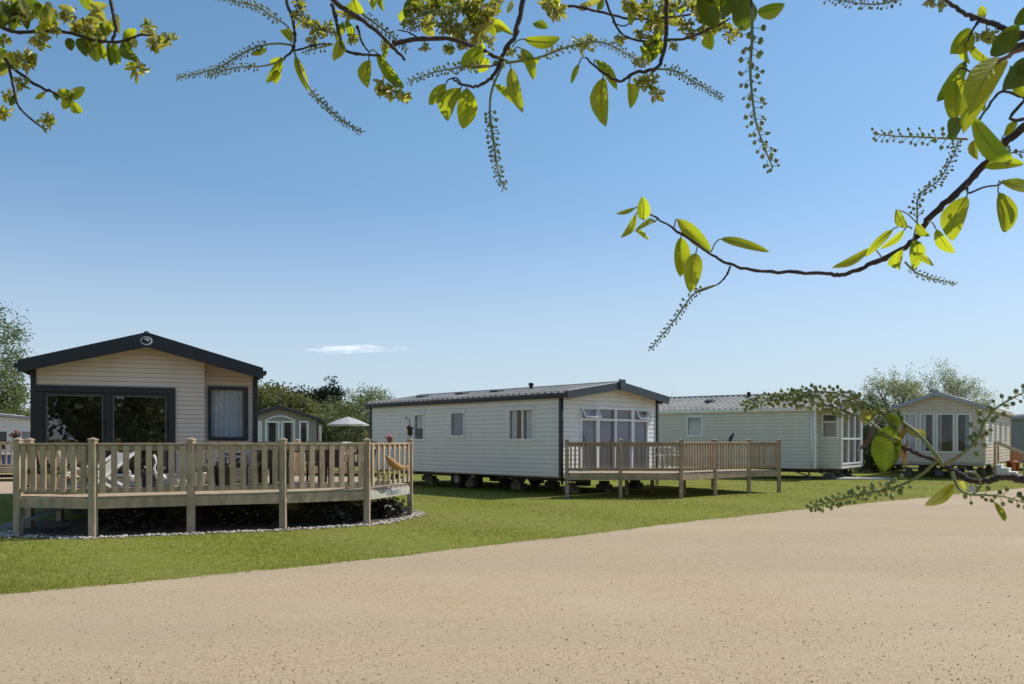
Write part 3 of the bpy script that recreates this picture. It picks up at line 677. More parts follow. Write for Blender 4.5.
# --- hut four: taupe lodge on the right, seen gable on
h4 = Hut('holiday_lodge', 'taupe lodge with white windows and pale grey gable, under spring trees at right', 'lodge', (16.84, 37.1), -36, 3.85, 10.8, 3.05, 3.72, .62, a=.13, segs=[(.13, 3.72, .25)])
wf = h4.fronts[0]; wrt = h4.right
cols4 = [(904, 917), (919.5, 934.5), (936.5, 954.5), (956.5, 971)]
rr = []
for x0, x1 in cols4:
    q = h4.rect(wf, x0, 413.5, x1, 452.5); q = (q[0], q[1], 1.12, q[3]); rr.append(h4.hole(wf, q))
rsd = []
for y0_, y1_ in ((1.6, 2.6), (3.6, 4.4), (5.6, 6.6), (8, 8.9)): rsd.append(h4.hole(wrt, (y0_, y1_, 1.5, 2.6)))
h4.build(M['taupe_siding'], M['taupe_siding'], M['roof_steel'], M['grey_trim'], fd=.12, fdp=.16, corner=.09)
for i, q in enumerate(rr): window(h4.root, wf, *q, M['upvc'], M['glass'], fw=.06, curt=[[('net', .0, .9, 0)], [('net', .0, .45, 0), ('curtain', .75, 1, 0)], [('curtain', 0, .3, 0), ('curtain', .8, 1, 0)], [('curtain', .55, 1, 0)]][i])
for q in rsd: window(h4.root, wrt, *q, M['upvc'], M['glass'], fw=.06, curt=[('net', 0, 1, 0)])
q = MB(); wb = Wall((h4.W / 2, 0, 0), (1, 0, 0), (0, -1, 0)); q.prism([wb.P(-.12, h4.hr + .1, .002), wb.P(.12, h4.hr + .1, .002), wb.P(.09, h4.hr - .15, .002), wb.P(-.09, h4.hr - .15, .002)][::-1], wb.n * .04); q.build('ridge_finial', M['grey_trim'], h4.root)
h4.stands(4, False)

# --- hut five, only its end shows at the right edge
h5 = Hut('holiday_caravan', 'blue grey caravan with pale roof cut off by the right edge', 'caravan', (28.3, 45.5), 10, 10, 4, 2.95, 3.35, .5, a=.12, segs=[(.12, 9.88, .2)])
r = h5.hole(h5.fronts[0], (1.6, 2.6, 1.5, 2.5))
h5.build(M['grey_siding'], M['grey_trim'], M['roof_steel'], M['grey_trim'], fd=.1, fdp=.1, corner=.08)
window(h5.root, h5.fronts[0], *r, M['upvc'], M['glass'], curt=[('curtain', 0, .4, 0)])
# --- small lodge far behind, between the sand lodge and the white caravan
h6 = Hut('holiday_lodge', 'small brown trimmed lodge far behind with arched white bay windows', 'lodge', (-14.55, 44.0), 24, 4.4, 9, 2.85, 3.52, .6, a=.14, segs=[(.14, 4.26, .3)])
wf = h6.fronts[0]; rr = []
for (x0, y0, x1, y1) in ((258, 421, 262, 447), (265, 421, 279.5, 447), (281, 421, 295, 447), (299, 421, 308.5, 447)):
    q = h6.rect(wf, x0, y0, x1, y1); q = (q[0], q[1], 1.0, q[3]); rr.append(h6.hole(wf, q))
h6.build(M['brown_siding'], M['brown_trim'], M['roof_dark'], M['brown_trim'], fd=.14, fdp=.2, roof='plain', corner=.08)
for i, q in enumerate(rr): window(h6.root, wf, *q, M['upvc'], M['glass'], fw=.09, curt=[('net', .0, .3, 0), ('net', .72, 1, 0)])
a = rr[1][0]; b = rr[2][1]; z = rr[1][3]; q = MB()
arc = [(a + (b - a) * k / 10, z + .02 + .27 * math.sin(math.pi * k / 10)) for k in range(11)]
for k in range(10): q.beam(wf.P(arc[k][0], arc[k][1], .03), wf.P(arc[k + 1][0], arc[k + 1][1], .03), .06, .07)
q.build('arched_head', M['upvc'], h6.root)
q = MB(); q.box((h6.W + .12, .9, 1.9), (.06, .5, 1.25)); q.build('open_sash', M['upvc'], h6.root)
# --- low green roofed hut further back
h7 = Hut('holiday_caravan', 'low pale caravan with green roof between small lodge and parasol', 'caravan', (-12.9, 57), 8, 4.6, 5, 2.3, 2.95, .4, a=.12, segs=[(.12, 4.48, .2)])
h7.build(M['green_siding'], M['green_siding'], M['roof_green'], M['roof_green'], fd=.08, fdp=.1, roof='plain')
# --- white hut at the far left
h8 = Hut('holiday_caravan', 'white caravan under the big tree at the left edge', 'caravan', (-26.5, 36.0), 14, 7.2, 4, 2.45, 2.8, .5, a=.1, segs=[(.1, 7.1, .2)])
wf = h8.fronts[0]; rr = [h8.hole(wf, (x, x + .9, 1.2, 2.1)) for x in (1.2, 3.2, 4.6)]
h8.build(M['white_siding'], M['upvc'], M['roof_steel'], M['grey_trim'], fd=.08, fdp=.1, corner=.14)
for q in rr: window(h8.root, wf, *q, M['upvc'], M['glass'], curt=[('curtain', 0, .5, 0)])

# ------------------------------------------------------------------ decks
class Deck:
    def __init__(s, name, label, posts, zf, zrail, woodm, deckm, mpf=None):
        s.c = sum(posts, V()) / len(posts); s.c.z = 0
        s.root = thing(name, label, 'deck', s.c); s.zf = zf; s.zr = zrail; s.m = woodm; s.dm = deckm
    def L(s, p): return V((p[0] - s.c.x, p[1] - s.c.y, p[2] if len(p) > 2 else 0))
    def post(s, p, top, w=.095, cap=True):
        q = MB(); p = s.L(p); d = math.atan2(p.y, p.x); q.box((p.x, p.y, top / 2 - .01), (w, w, top + .02))
        if cap:
            t = w * .5 + .012; z = top
            q.box((p.x, p.y, z + .012), (2 * t, 2 * t, .022))
            q.add([(p.x - t, p.y - t, z + .0235), (p.x + t, p.y - t, z + .0235), (p.x + t, p.y + t, z + .0235), (p.x - t, p.y + t, z + .0235), (p.x, p.y, z + .06)], [(0, 1, 4), (1, 2, 4), (2, 3, 4), (3, 0, 4)])
        return q.build('post', s.m, s.root, bevel=.006)
    def rail(s, p0, p1, n, bw, bt=.03, m=None, rim=True, gap=.05):
        m = m or s.m; a = s.L(p0); b = s.L(p1); d = (b - a).normalized(); lat = V((d.y, -d.x, 0)); up = V((0, 0, 1)); e = .05
        a2 = a + d * e; b2 = b - d * e
        q = MB(); z = s.zr
        q.beam(a2 + up * (z - .018), b2 + up * (z - .018), .115, .034); q.beam(a2 + up * (z - .082), b2 + up * (z - .082), .045, .092)
        q.beam(a2 + up * (s.zf + .1), b2 + up * (s.zf + .1), .045, .085)
        ro = q.build('railing', m, s.root, bevel=.004)
        z0, z1 = s.zf + .065, z - .045
        q = MB(); q.box((0, 0, 0), (bw, bt, z1 - z0)); first = None
        for k in range(n):
            t = (k + .5) / n; pos = a2.lerp(b2, t) + lat * (.0235 + bt / 2)
            if first is None: o = first = q.build('baluster', m, ro, bevel=.003)
            else: o = first.copy(); COL.objects.link(o)
            o.parent = ro; o.location = pos + up * ((z0 + z1) / 2); o.rotation_euler = (rnd.uniform(-.004, .004), rnd.uniform(-.01, .01), math.atan2(d.y, d.x))
        if rim:
            q = MB(); off = lat * .0; q.beam(a2 + off + up * (s.zf - .115), b2 + off + up * (s.zf - .115), .045, .17); q.build('rim_joist', m, s.root, bevel=.004)
        return ro
    def joists(s, a, b, c, d, n):
        for k in range(n):
            t = (k + .5) / n; p = s.L(V(a).lerp(V(b), t)); q2 = s.L(V(c).lerp(V(d), t)); up = V((0, 0, s.zf - .115)); q = MB(); q.beam(p + up, q2 + up, .045, .15); q.build('joist', s.m, s.root)
    def boards(s, poly, ang, w=.125):
        u = V((math.cos(ang), math.sin(ang), 0)); v = V((-u.y, u.x, 0)); P = [s.L(p) for p in poly]
        pu = [(p.dot(u), p.dot(v)) for p in P]; v0 = min(p[1] for p in pu); v1 = max(p[1] for p in pu); q = MB(); y = v0
        while y < v1:
            c = clip(clip(pu, 0, -1, -y), 0, 1, y + w - .008)
            if len(c) >= 3: q.prism([u * x + v * yy + V((0, 0, s.zf - .028)) for x, yy in c], (0, 0, .028))
            y += w
        return q.build('decking', s.dm, s.root)
# deck one
pp = [(18, 535), (93, 537), (191, 532.5), (283, 529), (367, 524), (410, 515)]
dp = [G(*p) for p in pp]
d1 = Deck('timber_deck', 'large tan timber deck with wide balusters standing on a pebble border, nearest', dp, .67, 1.575, M['timber'], M['decking'])
bk1 = V((-math.sin(R(22.3)), math.cos(R(22.3)), 0)); fr1 = V((math.cos(R(22.3)), math.sin(R(22.3)), 0)); o1 = V((FL1[0], FL1[1], 0))
hl = o1 + fr1 * .2 + bk1 * .5; hrr = o1 + fr1 * (h1.W - .2) + bk1 * .98; hm1 = o1 + fr1 * 3.4 + bk1 * .5; hm2 = o1 + fr1 * 3.4 + bk1 * .98
back_r = dp[5] + bk1 * 4.4; back_h = hrr + bk1 * 5.2
d1.boards([hl] + dp + [back_r, back_h, hrr, hm2, hm1], R(15))
d1.joists(dp[0].lerp(dp[1], .2), dp[4], hl.lerp(hm1, .1), hrr + fr1 * 2.5 + bk1 * .3, 10)
for p in dp: d1.post(p, 1.615, .115)
for (i, n) in ((0, 7), (1, 8), (2, 8), (3, 8)): d1.rail(dp[i], dp[i + 1], n, .098, .03)
d1.rail(dp[4], dp[5], 8, .07, .03, rim=False)
lp = dp[0] + bk1 * 1.25; d1.post(lp, 1.615, .11); d1.rail(lp, dp[0], 6, .098, .03)
d1.post(back_r, 1.615, .11); bm_ = back_r.lerp(back_h, .5); d1.post(bm_, 1.615, .11); d1.rail(back_r, bm_, 9, .098, .03); d1.rail(bm_, back_h, 9, .098, .03)
a_, b_ = d1.L(dp[4]), d1.L(dp[5]); dd = (b_ - a_).normalized(); la = V((dd.y, -dd.x, 0)); q = MB()
q.beam(a_ + dd * .05 + V((0, 0, .55)), b_ + dd * .0 + V((0, 0, .55)), .05, .17); q.build('rim_joist', M['weathered_paint'], d1.root)
q = MB(); c_ = a_.lerp(b_, .55) + la * .029 + V((0, 0, .555)); q.box(c_, (.55, .008, .085), (dd, la, V((0, 0, 1)))); q.build('name_plate', M['plate'], d1.root)
q = MB()
for px_, py_ in ((150, 523), (212, 520), (60, 521), (320, 514)):
    g = d1.L(G(px_, py_)); q = MB(); q.box((g.x, g.y, .3), (.1, .1, .62)); q.build('support_post', M['timber'], d1.root)
# soil and pebbles beneath
def ring(off, back):
    f = []
    pr = [dp[0] + bk1 * back] + dp + [dp[5] + bk1 * back]
    cen = sum(dp, V()) / 6 + bk1 * 2.5
    for p in pr:
        d = (p - cen).normalized(); f.append(p + d * off)
    return f
bed = ring(.34, 2.6); flat_sheet('ground_bed', [(p.x, p.y) for p in bed], .006, M['soil'])
peb = MB(); rp = random.Random(3)
def stone(p, r):
    n = 6; vs = []; 
    for (zz, rr_) in ((.0, .75), (.4, 1), (.75, .62)):
        for k in range(n):
            an = 2 * math.pi * k / n; j = rp.uniform(.8, 1.15); vs.append(p + V((math.cos(an) * r * rr_ * j, math.sin(an) * r * rr_ * j * .85, r * zz * .85)))
    peb.add(vs, [(i * n + k, i * n + (k + 1) % n, (i + 1) * n + (k + 1) % n, (i + 1) * n + k) for i in (0, 1) for k in range(n)] + [tuple(range(2 * n, 3 * n))], 0, True)
rb_ = ring(.24, .9)
for i in range(len(rb_) - 1):
    seg = rb_[i + 1] - rb_[i]; n = int(seg.length * 105)
    dn = V((seg.y, -seg.x, 0)).normalized()
    for k in range(n):
        t = rp.random(); o = rp.gauss(0, .1)
        stone(rb_[i] + seg * t + dn * o + V((0, 0, .005)), rp.uniform(.012, .038))
tag(peb.build('pebbles', M['pebble']), 'pale rounded pebbles edging the soil under the nearest deck', 'pebbles', kind='stuff')

# deck two
pp2 = [(567, 498), (620.5, 498), (681, 498.6), (715, 495.8), (749, 493.6), (779, 492.6)]
dq = [G(*p) for p in pp2]
d2 = Deck('timber_deck', 'weathered deck with slim close balusters in front of the white caravan', dq, .71, 1.585, M['old_timber'], M['decking'])
fr2 = V((math.cos(R(43.1)), math.sin(R(43.1)), 0)); bk2 = V((-fr2.y, fr2.x, 0)); o2 = V((1.131 * k2, .0202 * FPX * k2, 0))
w0 = o2 + fr2 * .25 + bk2 * .2; w1 = o2 + fr2 * (h2.W - .2) + bk2 * .38
bk_c = w1 + fr2 * 3.0 + bk2 * 2.2
d2.boards([w0] + dq + [bk_c, w1 + bk2 * 2.2, w1], R(43.1))
d2.joists(dq[0].lerp(dq[2], .1), dq[5], w0.lerp(w1, .05), w1 + fr2 * 2.4, 9)
for p in dq: d2.post(p, 1.63, .1)
for i, n in ((0, 12), (1, 12), (2, 12), (3, 12), (4, 11)): d2.rail(dq[i], dq[i + 1], n, .05, .03)
d2.post(bk_c, 1.63, .1); mid_b = dq[5].lerp(bk_c, .5); d2.post(mid_b, 1.63, .1)
d2.rail(dq[5], mid_b, 12, .05, .03); d2.rail(mid_b, bk_c, 12, .05, .03)
for t, s_ in ((.3, .3), (.6, .3), (.9, .35), (.5, .7)):
    p = w0.lerp(w1, t) + (dq[3] - w0.lerp(w1, .5)) * s_; p = d2.L(p); q = MB(); q.box((p.x, p.y, .32), (.1, .1, .66)); q.build('support_post', M['old_timber'], d2.root)

# small deck with rails at far left, beside the white caravan
dz = [V((-24.5, 33.2, 0)), V((-19.0, 33.6, 0)), V((-17.45, 33.9, 0))]
d3 = Deck('timber_deck', 'brown railed deck in front of the white caravan at far left', dz, .55, 1.6, M['timber'], M['decking'])
d3.boards([dz[0], dz[1], dz[2], dz[2] + V((-.5, 2.2, 0)), dz[0] + V((0, 2, 0))], 0)
for p in dz: d3.post(p, 1.66, .12)
for i, n in ((0, 26), (1, 7)): d3.rail(dz[i], dz[i + 1], n, .07)

# steps of the taupe lodge
u4 = V((math.cos(R(-36)), math.sin(R(-36)), 0)); b4 = V((-u4.y, u4.x, 0)); s0 = V((16.84, 37.1, 0)) + u4 * 3.95 + b4 * 1.0
st = thing('timber_steps', 'timber steps with handrail climbing to the side of the taupe lodge', 'steps', s0, R(-36))
q = MB()
for k in range(4): q.box((.18 + .27 * k, .5, (.62 - .155 * k) / 2), (.265, 1.1, .62 - .155 * k))
q.build('tread', M['white_paint'], st)
for y in (-.1, 1.1):
    q = MB(); q.box((.08, y, .8), (.09, .09, 1.6)); q.box((1.15, y, .52), (.09, .09, 1.04)); q.beam((.08, y, 1.58), (1.2, y, 1.02), .06, .09); q.build('handrail', M['timber'], st)

# ------------------------------------------------------------------ deck furniture and ornaments
def on1(px_, Y, dz=0): 
    p = W(px_, HY, Y); return V((p.x, p.y, .67 + dz))
def rattan_chair():
    r = thing('rattan_chair', None, 'chair')
    q = MB(); q.box((0, 0, .42), (.5, .5, .09)); q.build('seat', M['rattan'], r, bevel=.02)
    q = MB(); q.prism([(-.25, .2, .465), (-.25, .27, .465), (-.25, .36, .93), (-.25, .30, .93)], (.5, 0, 0)); q.build('backrest', M['rattan'], r, bevel=.015)
    for x in (-.22, .22):
        for y in (-.21, .21):
            q = MB(); q.beam((x, y, 0), (x, y, .376), .045, .045, (0, 1, 0)); q.build('leg', M['rattan'], r)
        q = MB(); q.beam((x * 1.08, -.2, .66), (x * 1.08, .28, .66), .05, .04); q.beam((x * 1.08, -.2, .466), (x * 1.08, -.2, .638), .04, .04, (0, 1, 0)); q.build('armrest', M['rattan'], r)
    return r
tc_ = on1(300, 18.3)
tb = thing('patio_table', 'dark oval patio table among rattan chairs on the nearest deck', 'table', tc_, R(22))
q = MB(); n = 28
q.prism([(1.0 * math.cos(2 * math.pi * k / n), .52 * math.sin(2 * math.pi * k / n), .70) for k in range(n)], (0, 0, .035)); q.build('tabletop', M['rattan'], tb)
for x in (-.6, .6):
    for y in (-.25, .25):
        q = MB(); q.beam((x, y, 0), (x, y, .70), .05, .05, (0, 1, 0)); q.build('leg', M['rattan'], tb)
rc = rattan_chair()
spots = [(-.62, -.85, 180, 'dark rattan chair turned its back to the nearest deck rail, left of the pair'), (.5, -.85, 172, 'dark rattan chair turned its back to the nearest deck rail, right of the pair'), (-.55, .85, 0, 'dark rattan chair across the patio table, on the side of the sand lodge'),
         (.55, .85, 5, 'dark rattan chair across the patio table, furthest from the sand lodge'), (-1.35, 0, 90, 'dark rattan chair at the patio table end beside the sand lodge'), (1.35, .1, -88, 'dark rattan chair at the patio table end nearest the carved fish')]
for i, (x, y, a, lb) in enumerate(spots):
    o = rc if i == 0 else copy_tree(rc)
    p = tc_ + fr1 * x + bk1 * y; o.location = p; o.rotation_euler = (0, 0, R(22 + a)); tag(o, lb, 'chair', 'rattan chairs round the patio table')
# folding white deck chair leaning back
dc = thing('deck_chair', 'white framed folding deck chair with cream cloth behind the rail', 'chair', on1(102, 15.2), R(60))
for y in (-.28, .28):
    q = MB(); q.beam((-.55, y, 0.02), (.5, y, .74), .04, .045); q.build('frame', M['white_paint'], dc)
    q = MB(); q.beam((.45, y * .85, 0.02), (-.45, y * .85, .5), .04, .045); q.build('brace', M['white_paint'], dc)
q = MB(); pts = [(-.45, .42), (-.25, .28), (0, .29), (.25, .5), (.48, .70)]
for i in range(4):
    (x0, z0), (x1, z1) = pts[i], pts[i + 1]; q.prism([(x0, -.24, z0), (x1, -.24, z1), (x1, .24, z1), (x0, .24, z0)], (0.0, 0, .02))
q.build('canvas', M['cream_fabric'], dc)
gc = thing('garden_chair', 'low garden seat with cream cushions at the left end of the nearest deck', 'chair', on1(68, 15.4), R(150))
q = MB(); q.box((0, 0, .2), (.7, .62, .08)); q.build('frame', M['rattan'], gc)
for x in (-.3, .3):
    for y in (-.26, .26): q = MB(); q.beam((x, y, 0), (x, y, .16), .05, .05, (0, 1, 0)); q.build('leg', M['rattan'], gc)
q = MB(); q.box((0, 0, .31), (.66, .6, .13)); q.build('seat_cushion', M['cream_fabric'], gc, bevel=.03)
q = MB(); q.prism([(-.33, .2, .39), (-.33, .33, .38), (-.33, .42, .8), (-.33, .3, .82)], (.66, 0, 0)); q.build('back_cushion', M['cream_fabric'], gc, bevel=.03)
def plant_tuft(q, c, r, n, size, m=0, up=.5):
    for k in range(n):
        d = V((rnd.gauss(0, 1), rnd.gauss(0, 1), abs(rnd.gauss(0, 1)) * up + .15)).normalized(); p = V(c) + d * r * rnd.uniform(.35, 1)
        a = V((rnd.gauss(0, 1), rnd.gauss(0, 1), rnd.gauss(0, 1))).normalized() * size; b = a.cross(d).normalized() * size * .5
        q.add([p - a, p + b, p + a, p - b], [(0, 1, 2, 3)], m)
def pot(name, label, loc, r, h, pm, fm=None, plant=True, cat='plant pot', fl=None):
    o = thing(name, label, cat, loc)
    q = MB(); q.lathe([(r * .72, 0), (r, h), (r * 1.08, h), (r * 1.08, h + .03), (r * .9, h + .03), (r * .85, h - .02)], n=18); q.build('pot', pm, o)
    if plant:
        q = MB(); plant_tuft(q, (0, 0, h), r * 1.6, 60, r * .38); q.build('plant', fm or M['shrub_mid'], o)
    if fl:
        q = MB()
        for k in range(16):
            d = V((rnd.gauss(0, 1), rnd.gauss(0, 1), abs(rnd.gauss(0, 1)))).normalized(); q.ball(V((0, 0, h)) + d * r * 1.6, r * .32, nu=6, nv=4)
        q.build('flower', fl, o)
    return o
pot('plant_pot', 'white tub with leafy plant at the left end of the nearest deck', on1(46, 15.1), .2, .32, M['white_plastic'])
pot('plant_pot', 'white tub standing beside the cream cushions on the nearest deck', on1(58, 15.0), .17, .3, M['white_plastic'], M['tree_pale'])
pot('plant_pot', 'small white pot against the middle post of the nearest deck', on1(184, 15.75), .12, .17, M['white_plastic'], plant=False)
pot('plant_pot', 'dark pot with trailing plant below the white framed door sill', on1(149, 16.0), .15, .28, M['navy'], M['shrub_dark'])
pot('plant_pot', 'pale pot below the net curtained window of the sand lodge', on1(199, 16.2), .13, .3, M['white_paint'], M['shrub_mid'])
pot('plant_pot', 'dark planter box tub between the window and the rattan chairs', on1(224, 16.6), .22, .42, M['charcoal'], M['shrub_dark'])
def bird(name, label, loc, m, s, neck, rz):
    o = thing(name, label, 'ornament', loc, rz); q = MB()
    q.tube([(-.16 * s, 0, .34 * s), (-.05 * s, 0, .36 * s), (.08 * s, 0, .40 * s), (.16 * s, 0, .46 * s)], [.02 * s, .085 * s, .09 * s, .04 * s], 10)
    q.tube([(.14 * s, 0, .43 * s), (.2 * s, 0, .43 * s + neck * .35), (.14 * s, 0, .43 * s + neck * .7), (.18 * s, 0, .43 * s + neck)], [.04 * s, .03 * s, .026 * s, .03 * s], 8)
    q.ball((.2 * s, 0, .44 * s + neck), .042 * s); q.build('body', m, o)
    q = MB(); q.tube([(.23 * s, 0, .44 * s + neck), (.36 * s, 0, .41 * s + neck)], [.014 * s, .004 * s], 6); q.build('beak', M['orange'], o)
    for y in (-.03, .03): q = MB(); q.tube([(0, y * s, 0), (0, y * s, .32 * s)], .010 * s, 6); q.build('leg', M['black_metal'], o)
bird('bird_ornament', 'small white wading bird ornament on the nearest deck under the door', on1(135.5, 15.5), M['white_plastic'], .62, .12, R(200))
bird('bird_ornament', 'tall white heron ornament with curved neck near the nearest deck rail', on1(161, 15.6), M['white_plastic'], .72, .34, R(170))
# carved fish hung on the end rail
fa = W(381, 456, 16.45); fb = W(400, 467, 17.2)
q = MB(); ax = (fb - fa); nrm_ = V((ax.y, -ax.x, 0)).normalized(); pts = []
for k in range(9):
    t = k / 8; pts.append(fa.lerp(fb, t) + nrm_ * .12 + V((0, 0, -.09 * math.sin(math.pi * t))))
q.tube(pts, [.02, .05, .075, .085, .083, .075, .06, .04, .02], 10)
fin = pts[-1]; q.prism([fin, fin + ax.normalized() * .16 + V((0, 0, .12)), fin + ax.normalized() * .1, fin + ax.normalized() * .14 + V((0, 0, -.08))], nrm_ * .02)
c0 = pts[4]; q.v = [tuple(V(p) - c0) for p in q.v]
o = q.build('fish_carving', M['orange_wood']); o.location = c0; tag(o, 'orange brown wooden fish hung on the end rail of the nearest deck', 'ornament')
# pink flowers standing on the end rail
pk = dp[4].lerp(dp[5], .5); pot('plant_pot', 'little dark pot of pink flowers on the end rail', V((pk.x, pk.y, 1.575)), .06, .08, M['terracotta'], M['shrub_mid'], fl=M['pink'])
# black lantern on its crook above the corner post
o = thing('garden_lantern', 'black crooked hanging lantern on the right corner post of the nearest deck', 'lantern', V((dp[5].x, dp[5].y, 1.67)))
q = MB(); q.tube([(0, 0, 0), (.02, 0, .2), (-.02, 0, .42), (-.07, 0, .47), (-.1, 0, .4)], .012, 6); q.build('stem', M['black_metal'], o)
q = MB(); q.lathe([(.02, .05), (.06, .08), (.055, .2), (.09, .22), (.02, .3)], n=10); q.build('lamp_body', M['black_metal'], o)
# white folded step ladder lying in the dark below the deck
o = thing('step_ladder', 'pale metal step ladder lying in the shade under the nearest deck', 'ladder', V((*G(36, 528).xy, .04)), R(35))
for y in (-.16, .16): q = MB(); q.beam((-.55, y, .0), (.6, y, .38), .025, .06); q.build('rail', M['grey_trim'], o)
for k in range(5): q = MB(); t = (k + .5) / 5; q.beam((-.55 + 1.15 * t, -.147, .38 * t), (-.55 + 1.15 * t, .147, .38 * t), .06, .02); q.build('step', M['grey_trim'], o)

# deck two: wrought chairs and a bistro table, dark ornament on the rail
def wire_chair():
    r = thing('bistro_chair', None, 'chair'); q = MB()
    q.lathe([(.01, .45), (.21, .45), (.21, .475), (.01, .475)], n=16); q.build('seat', M['white_paint'], r)
    q = MB(); n = 12
    q.tube([(.2 * math.cos(math.pi * k / n), .2, .47 + .44 * math.sin(math.pi * k / n)) for k in range(n + 1)], .014, 6)
    for s_ in (-1, 1): q.tube([(s_ * .06 + .055 * math.cos(2 * math.pi * k / 14), .2, .66 + .09 * math.sin(2 * math.pi * k / 14)) for k in range(15)], .012, 5)
    q.build('backrest', M['white_paint'], r)
    for x, y in ((-.16, -.15), (.16, -.15), (-.18, .18), (.18, .18)): q = MB(); q.tube([(x, y, .45), (x * 1.25, y * 1.2, 0)], .013, 6); q.build('leg', M['white_paint'], r)
    return r
w0c = wire_chair(); bt = V((*W(664, HY, 26.3).xy, .71))
for i, (px_, Y, a, lb) in enumerate(((657, 26.2, 60, 'white wrought iron chair left of the round table on the weathered deck'), (672, 26.2, -60, 'white wrought iron chair right of the round table on the weathered deck'))):
    o = w0c if i == 0 else copy_tree(w0c); p = W(px_, HY, Y); o.location = (p.x, p.y, .71); o.rotation_euler = (0, 0, R(a)); tag(o, lb, 'chair', 'wrought iron chairs on the weathered deck')
o = thing('bistro_table', 'round white wrought iron table between two chairs on the weathered deck', 'table', bt + V((0, .35, 0)))
q = MB(); q.lathe([(.01, .7), (.32, .7), (.32, .72), (.01, .72)], n=20); q.build('tabletop', M['white_paint'], o)
q = MB(); q.lathe([(.2, 0), (.2, .02), (.03, .05), (.025, .4), (.035, .7)], n=12); q.build('pedestal', M['white_paint'], o)
rp_ = dq[4].lerp(dq[3], .5)
bo = thing('bird_ornament', 'dark blue bird figure perched on the weathered deck rail', 'ornament', V((rp_.x, rp_.y, 1.586)), R(-20))
bo.scale = (.7, .7, .7)
q = MB(); q.tube([(-.1, 0, .01), (-.08, 0, .12), (-.02, 0, .24), (.03, 0, .32)], [.05, .085, .075, .04], 10); q.ball((.045, 0, .35), .055); q.build('body', M['navy'], bo)
q = MB(); q.tube([(.09, 0, .35), (.17, 0, .335)], [.02, .004], 6); q.build('beak', M['white_plastic'], bo)

# parasol with garden table behind
px0 = W(348, 441.5, 40); 
o = thing('parasol', 'grey pink garden parasol open over white chairs far behind the nearest deck', 'parasol', (px0.x, px0.y, 0))
q = MB(); q.tube([(0, 0, 0), (0, 0, 2.79)], .03, 8); q.build('pole', M['steel'], o)
q = MB(); q.lathe([(.28, 0), (.28, .06), (.06, .1), (.05, .3)], n=16); q.build('base', M['block'], o)
q = MB(); n = 8; rim = [V((1.0 * math.cos(2 * math.pi * (k + .3) / n), 1.0 * math.sin(2 * math.pi * (k + .3) / n), 2.42)) for k in range(n)]; top = V((0, 0, 2.80))
for k in range(n):
    a_, b_ = rim[k], rim[(k + 1) % n]; mid = (a_ + b_) / 2 * .985 + V((0, 0, .012)); mid.z = 2.435; ia, ib = a_.lerp(top, .55) + V((0, 0, .03)), b_.lerp(top, .55) + V((0, 0, .03))
    q.add([a_, mid, b_, ib, top, ia], [(0, 1, 5), (1, 3, 5), (1, 2, 3), (5, 3, 4)]); q.add([a_, b_, b_ - V((0, 0, .06)), a_ - V((0, 0, .06))], [(0, 1, 2, 3)])
q.build('canopy', M['parasol'], o)
q = MB()
for k in range(n): q.tube([rim[k] - V((0, 0, .02)), top - V((0, 0, .06))], .01, 5)
q.build('rib', M['steel'], o)
o = thing('garden_table', 'round white garden table under the parasol pole', 'table', (px0.x - .5, px0.y - .7, .55))
q = MB(); q.lathe([(.01, .98), (.8, .98), (.8, 1.02), (.01, 1.02)], n=20); q.build('tabletop', M['white_plastic'], o)
q = MB(); q.lathe([(.3, 0), (.3, .03), (.05, .08), (.05, .98)], n=10); q.build('pedestal', M['white_plastic'], o)
tr = thing('timber_deck', 'low far deck carrying the parasol and white table', 'deck', (px0.x - .5, px0.y, 0)); q = MB(); q.box((0, 0, .48), (5, 4, .12)); q.build('decking', M['decking'], tr)
for x in (-2.3, 0, 2.3): q = MB(); q.box((x, -1.9, .2), (.12, .12, .43)); q.build('post', M['timber'], tr)
def plastic_chair(label, loc, rz):
    r = thing('garden_chair', label, 'chair', loc, rz, 'white chairs by the parasol')
    q = MB(); q.box((0, 0, .43), (.48, .46, .04)); q.build('seat', M['white_plastic'], r)
    q = MB(); q.prism([(-.23, .2, .45), (-.23, .24, .45), (-.23, .36, 1.05), (-.23, .32, 1.05)], (.46, 0, 0)); q.build('backrest', M['white_plastic'], r)
    for x in (-.21, .21):
        for y in (-.2, .2): q = MB(); q.beam((x, y, 0), (x, y, .41), .04, .04, (0, 1, 0)); q.build('leg', M['white_plastic'], r)
plastic_chair('white plastic chair left of the parasol pole, close beside it', (px0.x - .15, px0.y + .3, .54), R(30)); plastic_chair('white plastic chair right of the parasol pole', (px0.x + .75, px0.y - .2, .54), R(-40))
# left deck odds
p = W(13, HY, 33.5); pot('flower_basket', 'dark basket of red flowers on the far left deck rail', V((p.x, dz[1].lerp(dz[2], .3).y, 1.6)), .13, .22, M['black_metal'], M['shrub_dark'], fl=M['red'], cat='flower basket')
p = W(2, HY, 34.6); o = thing('storage_box', 'blue lidded storage box on the far left deck', 'box', (p.x, 34.6, .55)); q = MB(); q.box((0, 0, .25), (1.0, .55, .5)); q.build('body', M['blue'], o, bevel=.02); q = MB(); q.box((0, 0, .525), (1.06, .6, .05)); q.build('lid', M['white_plastic'], o, bevel=.01)
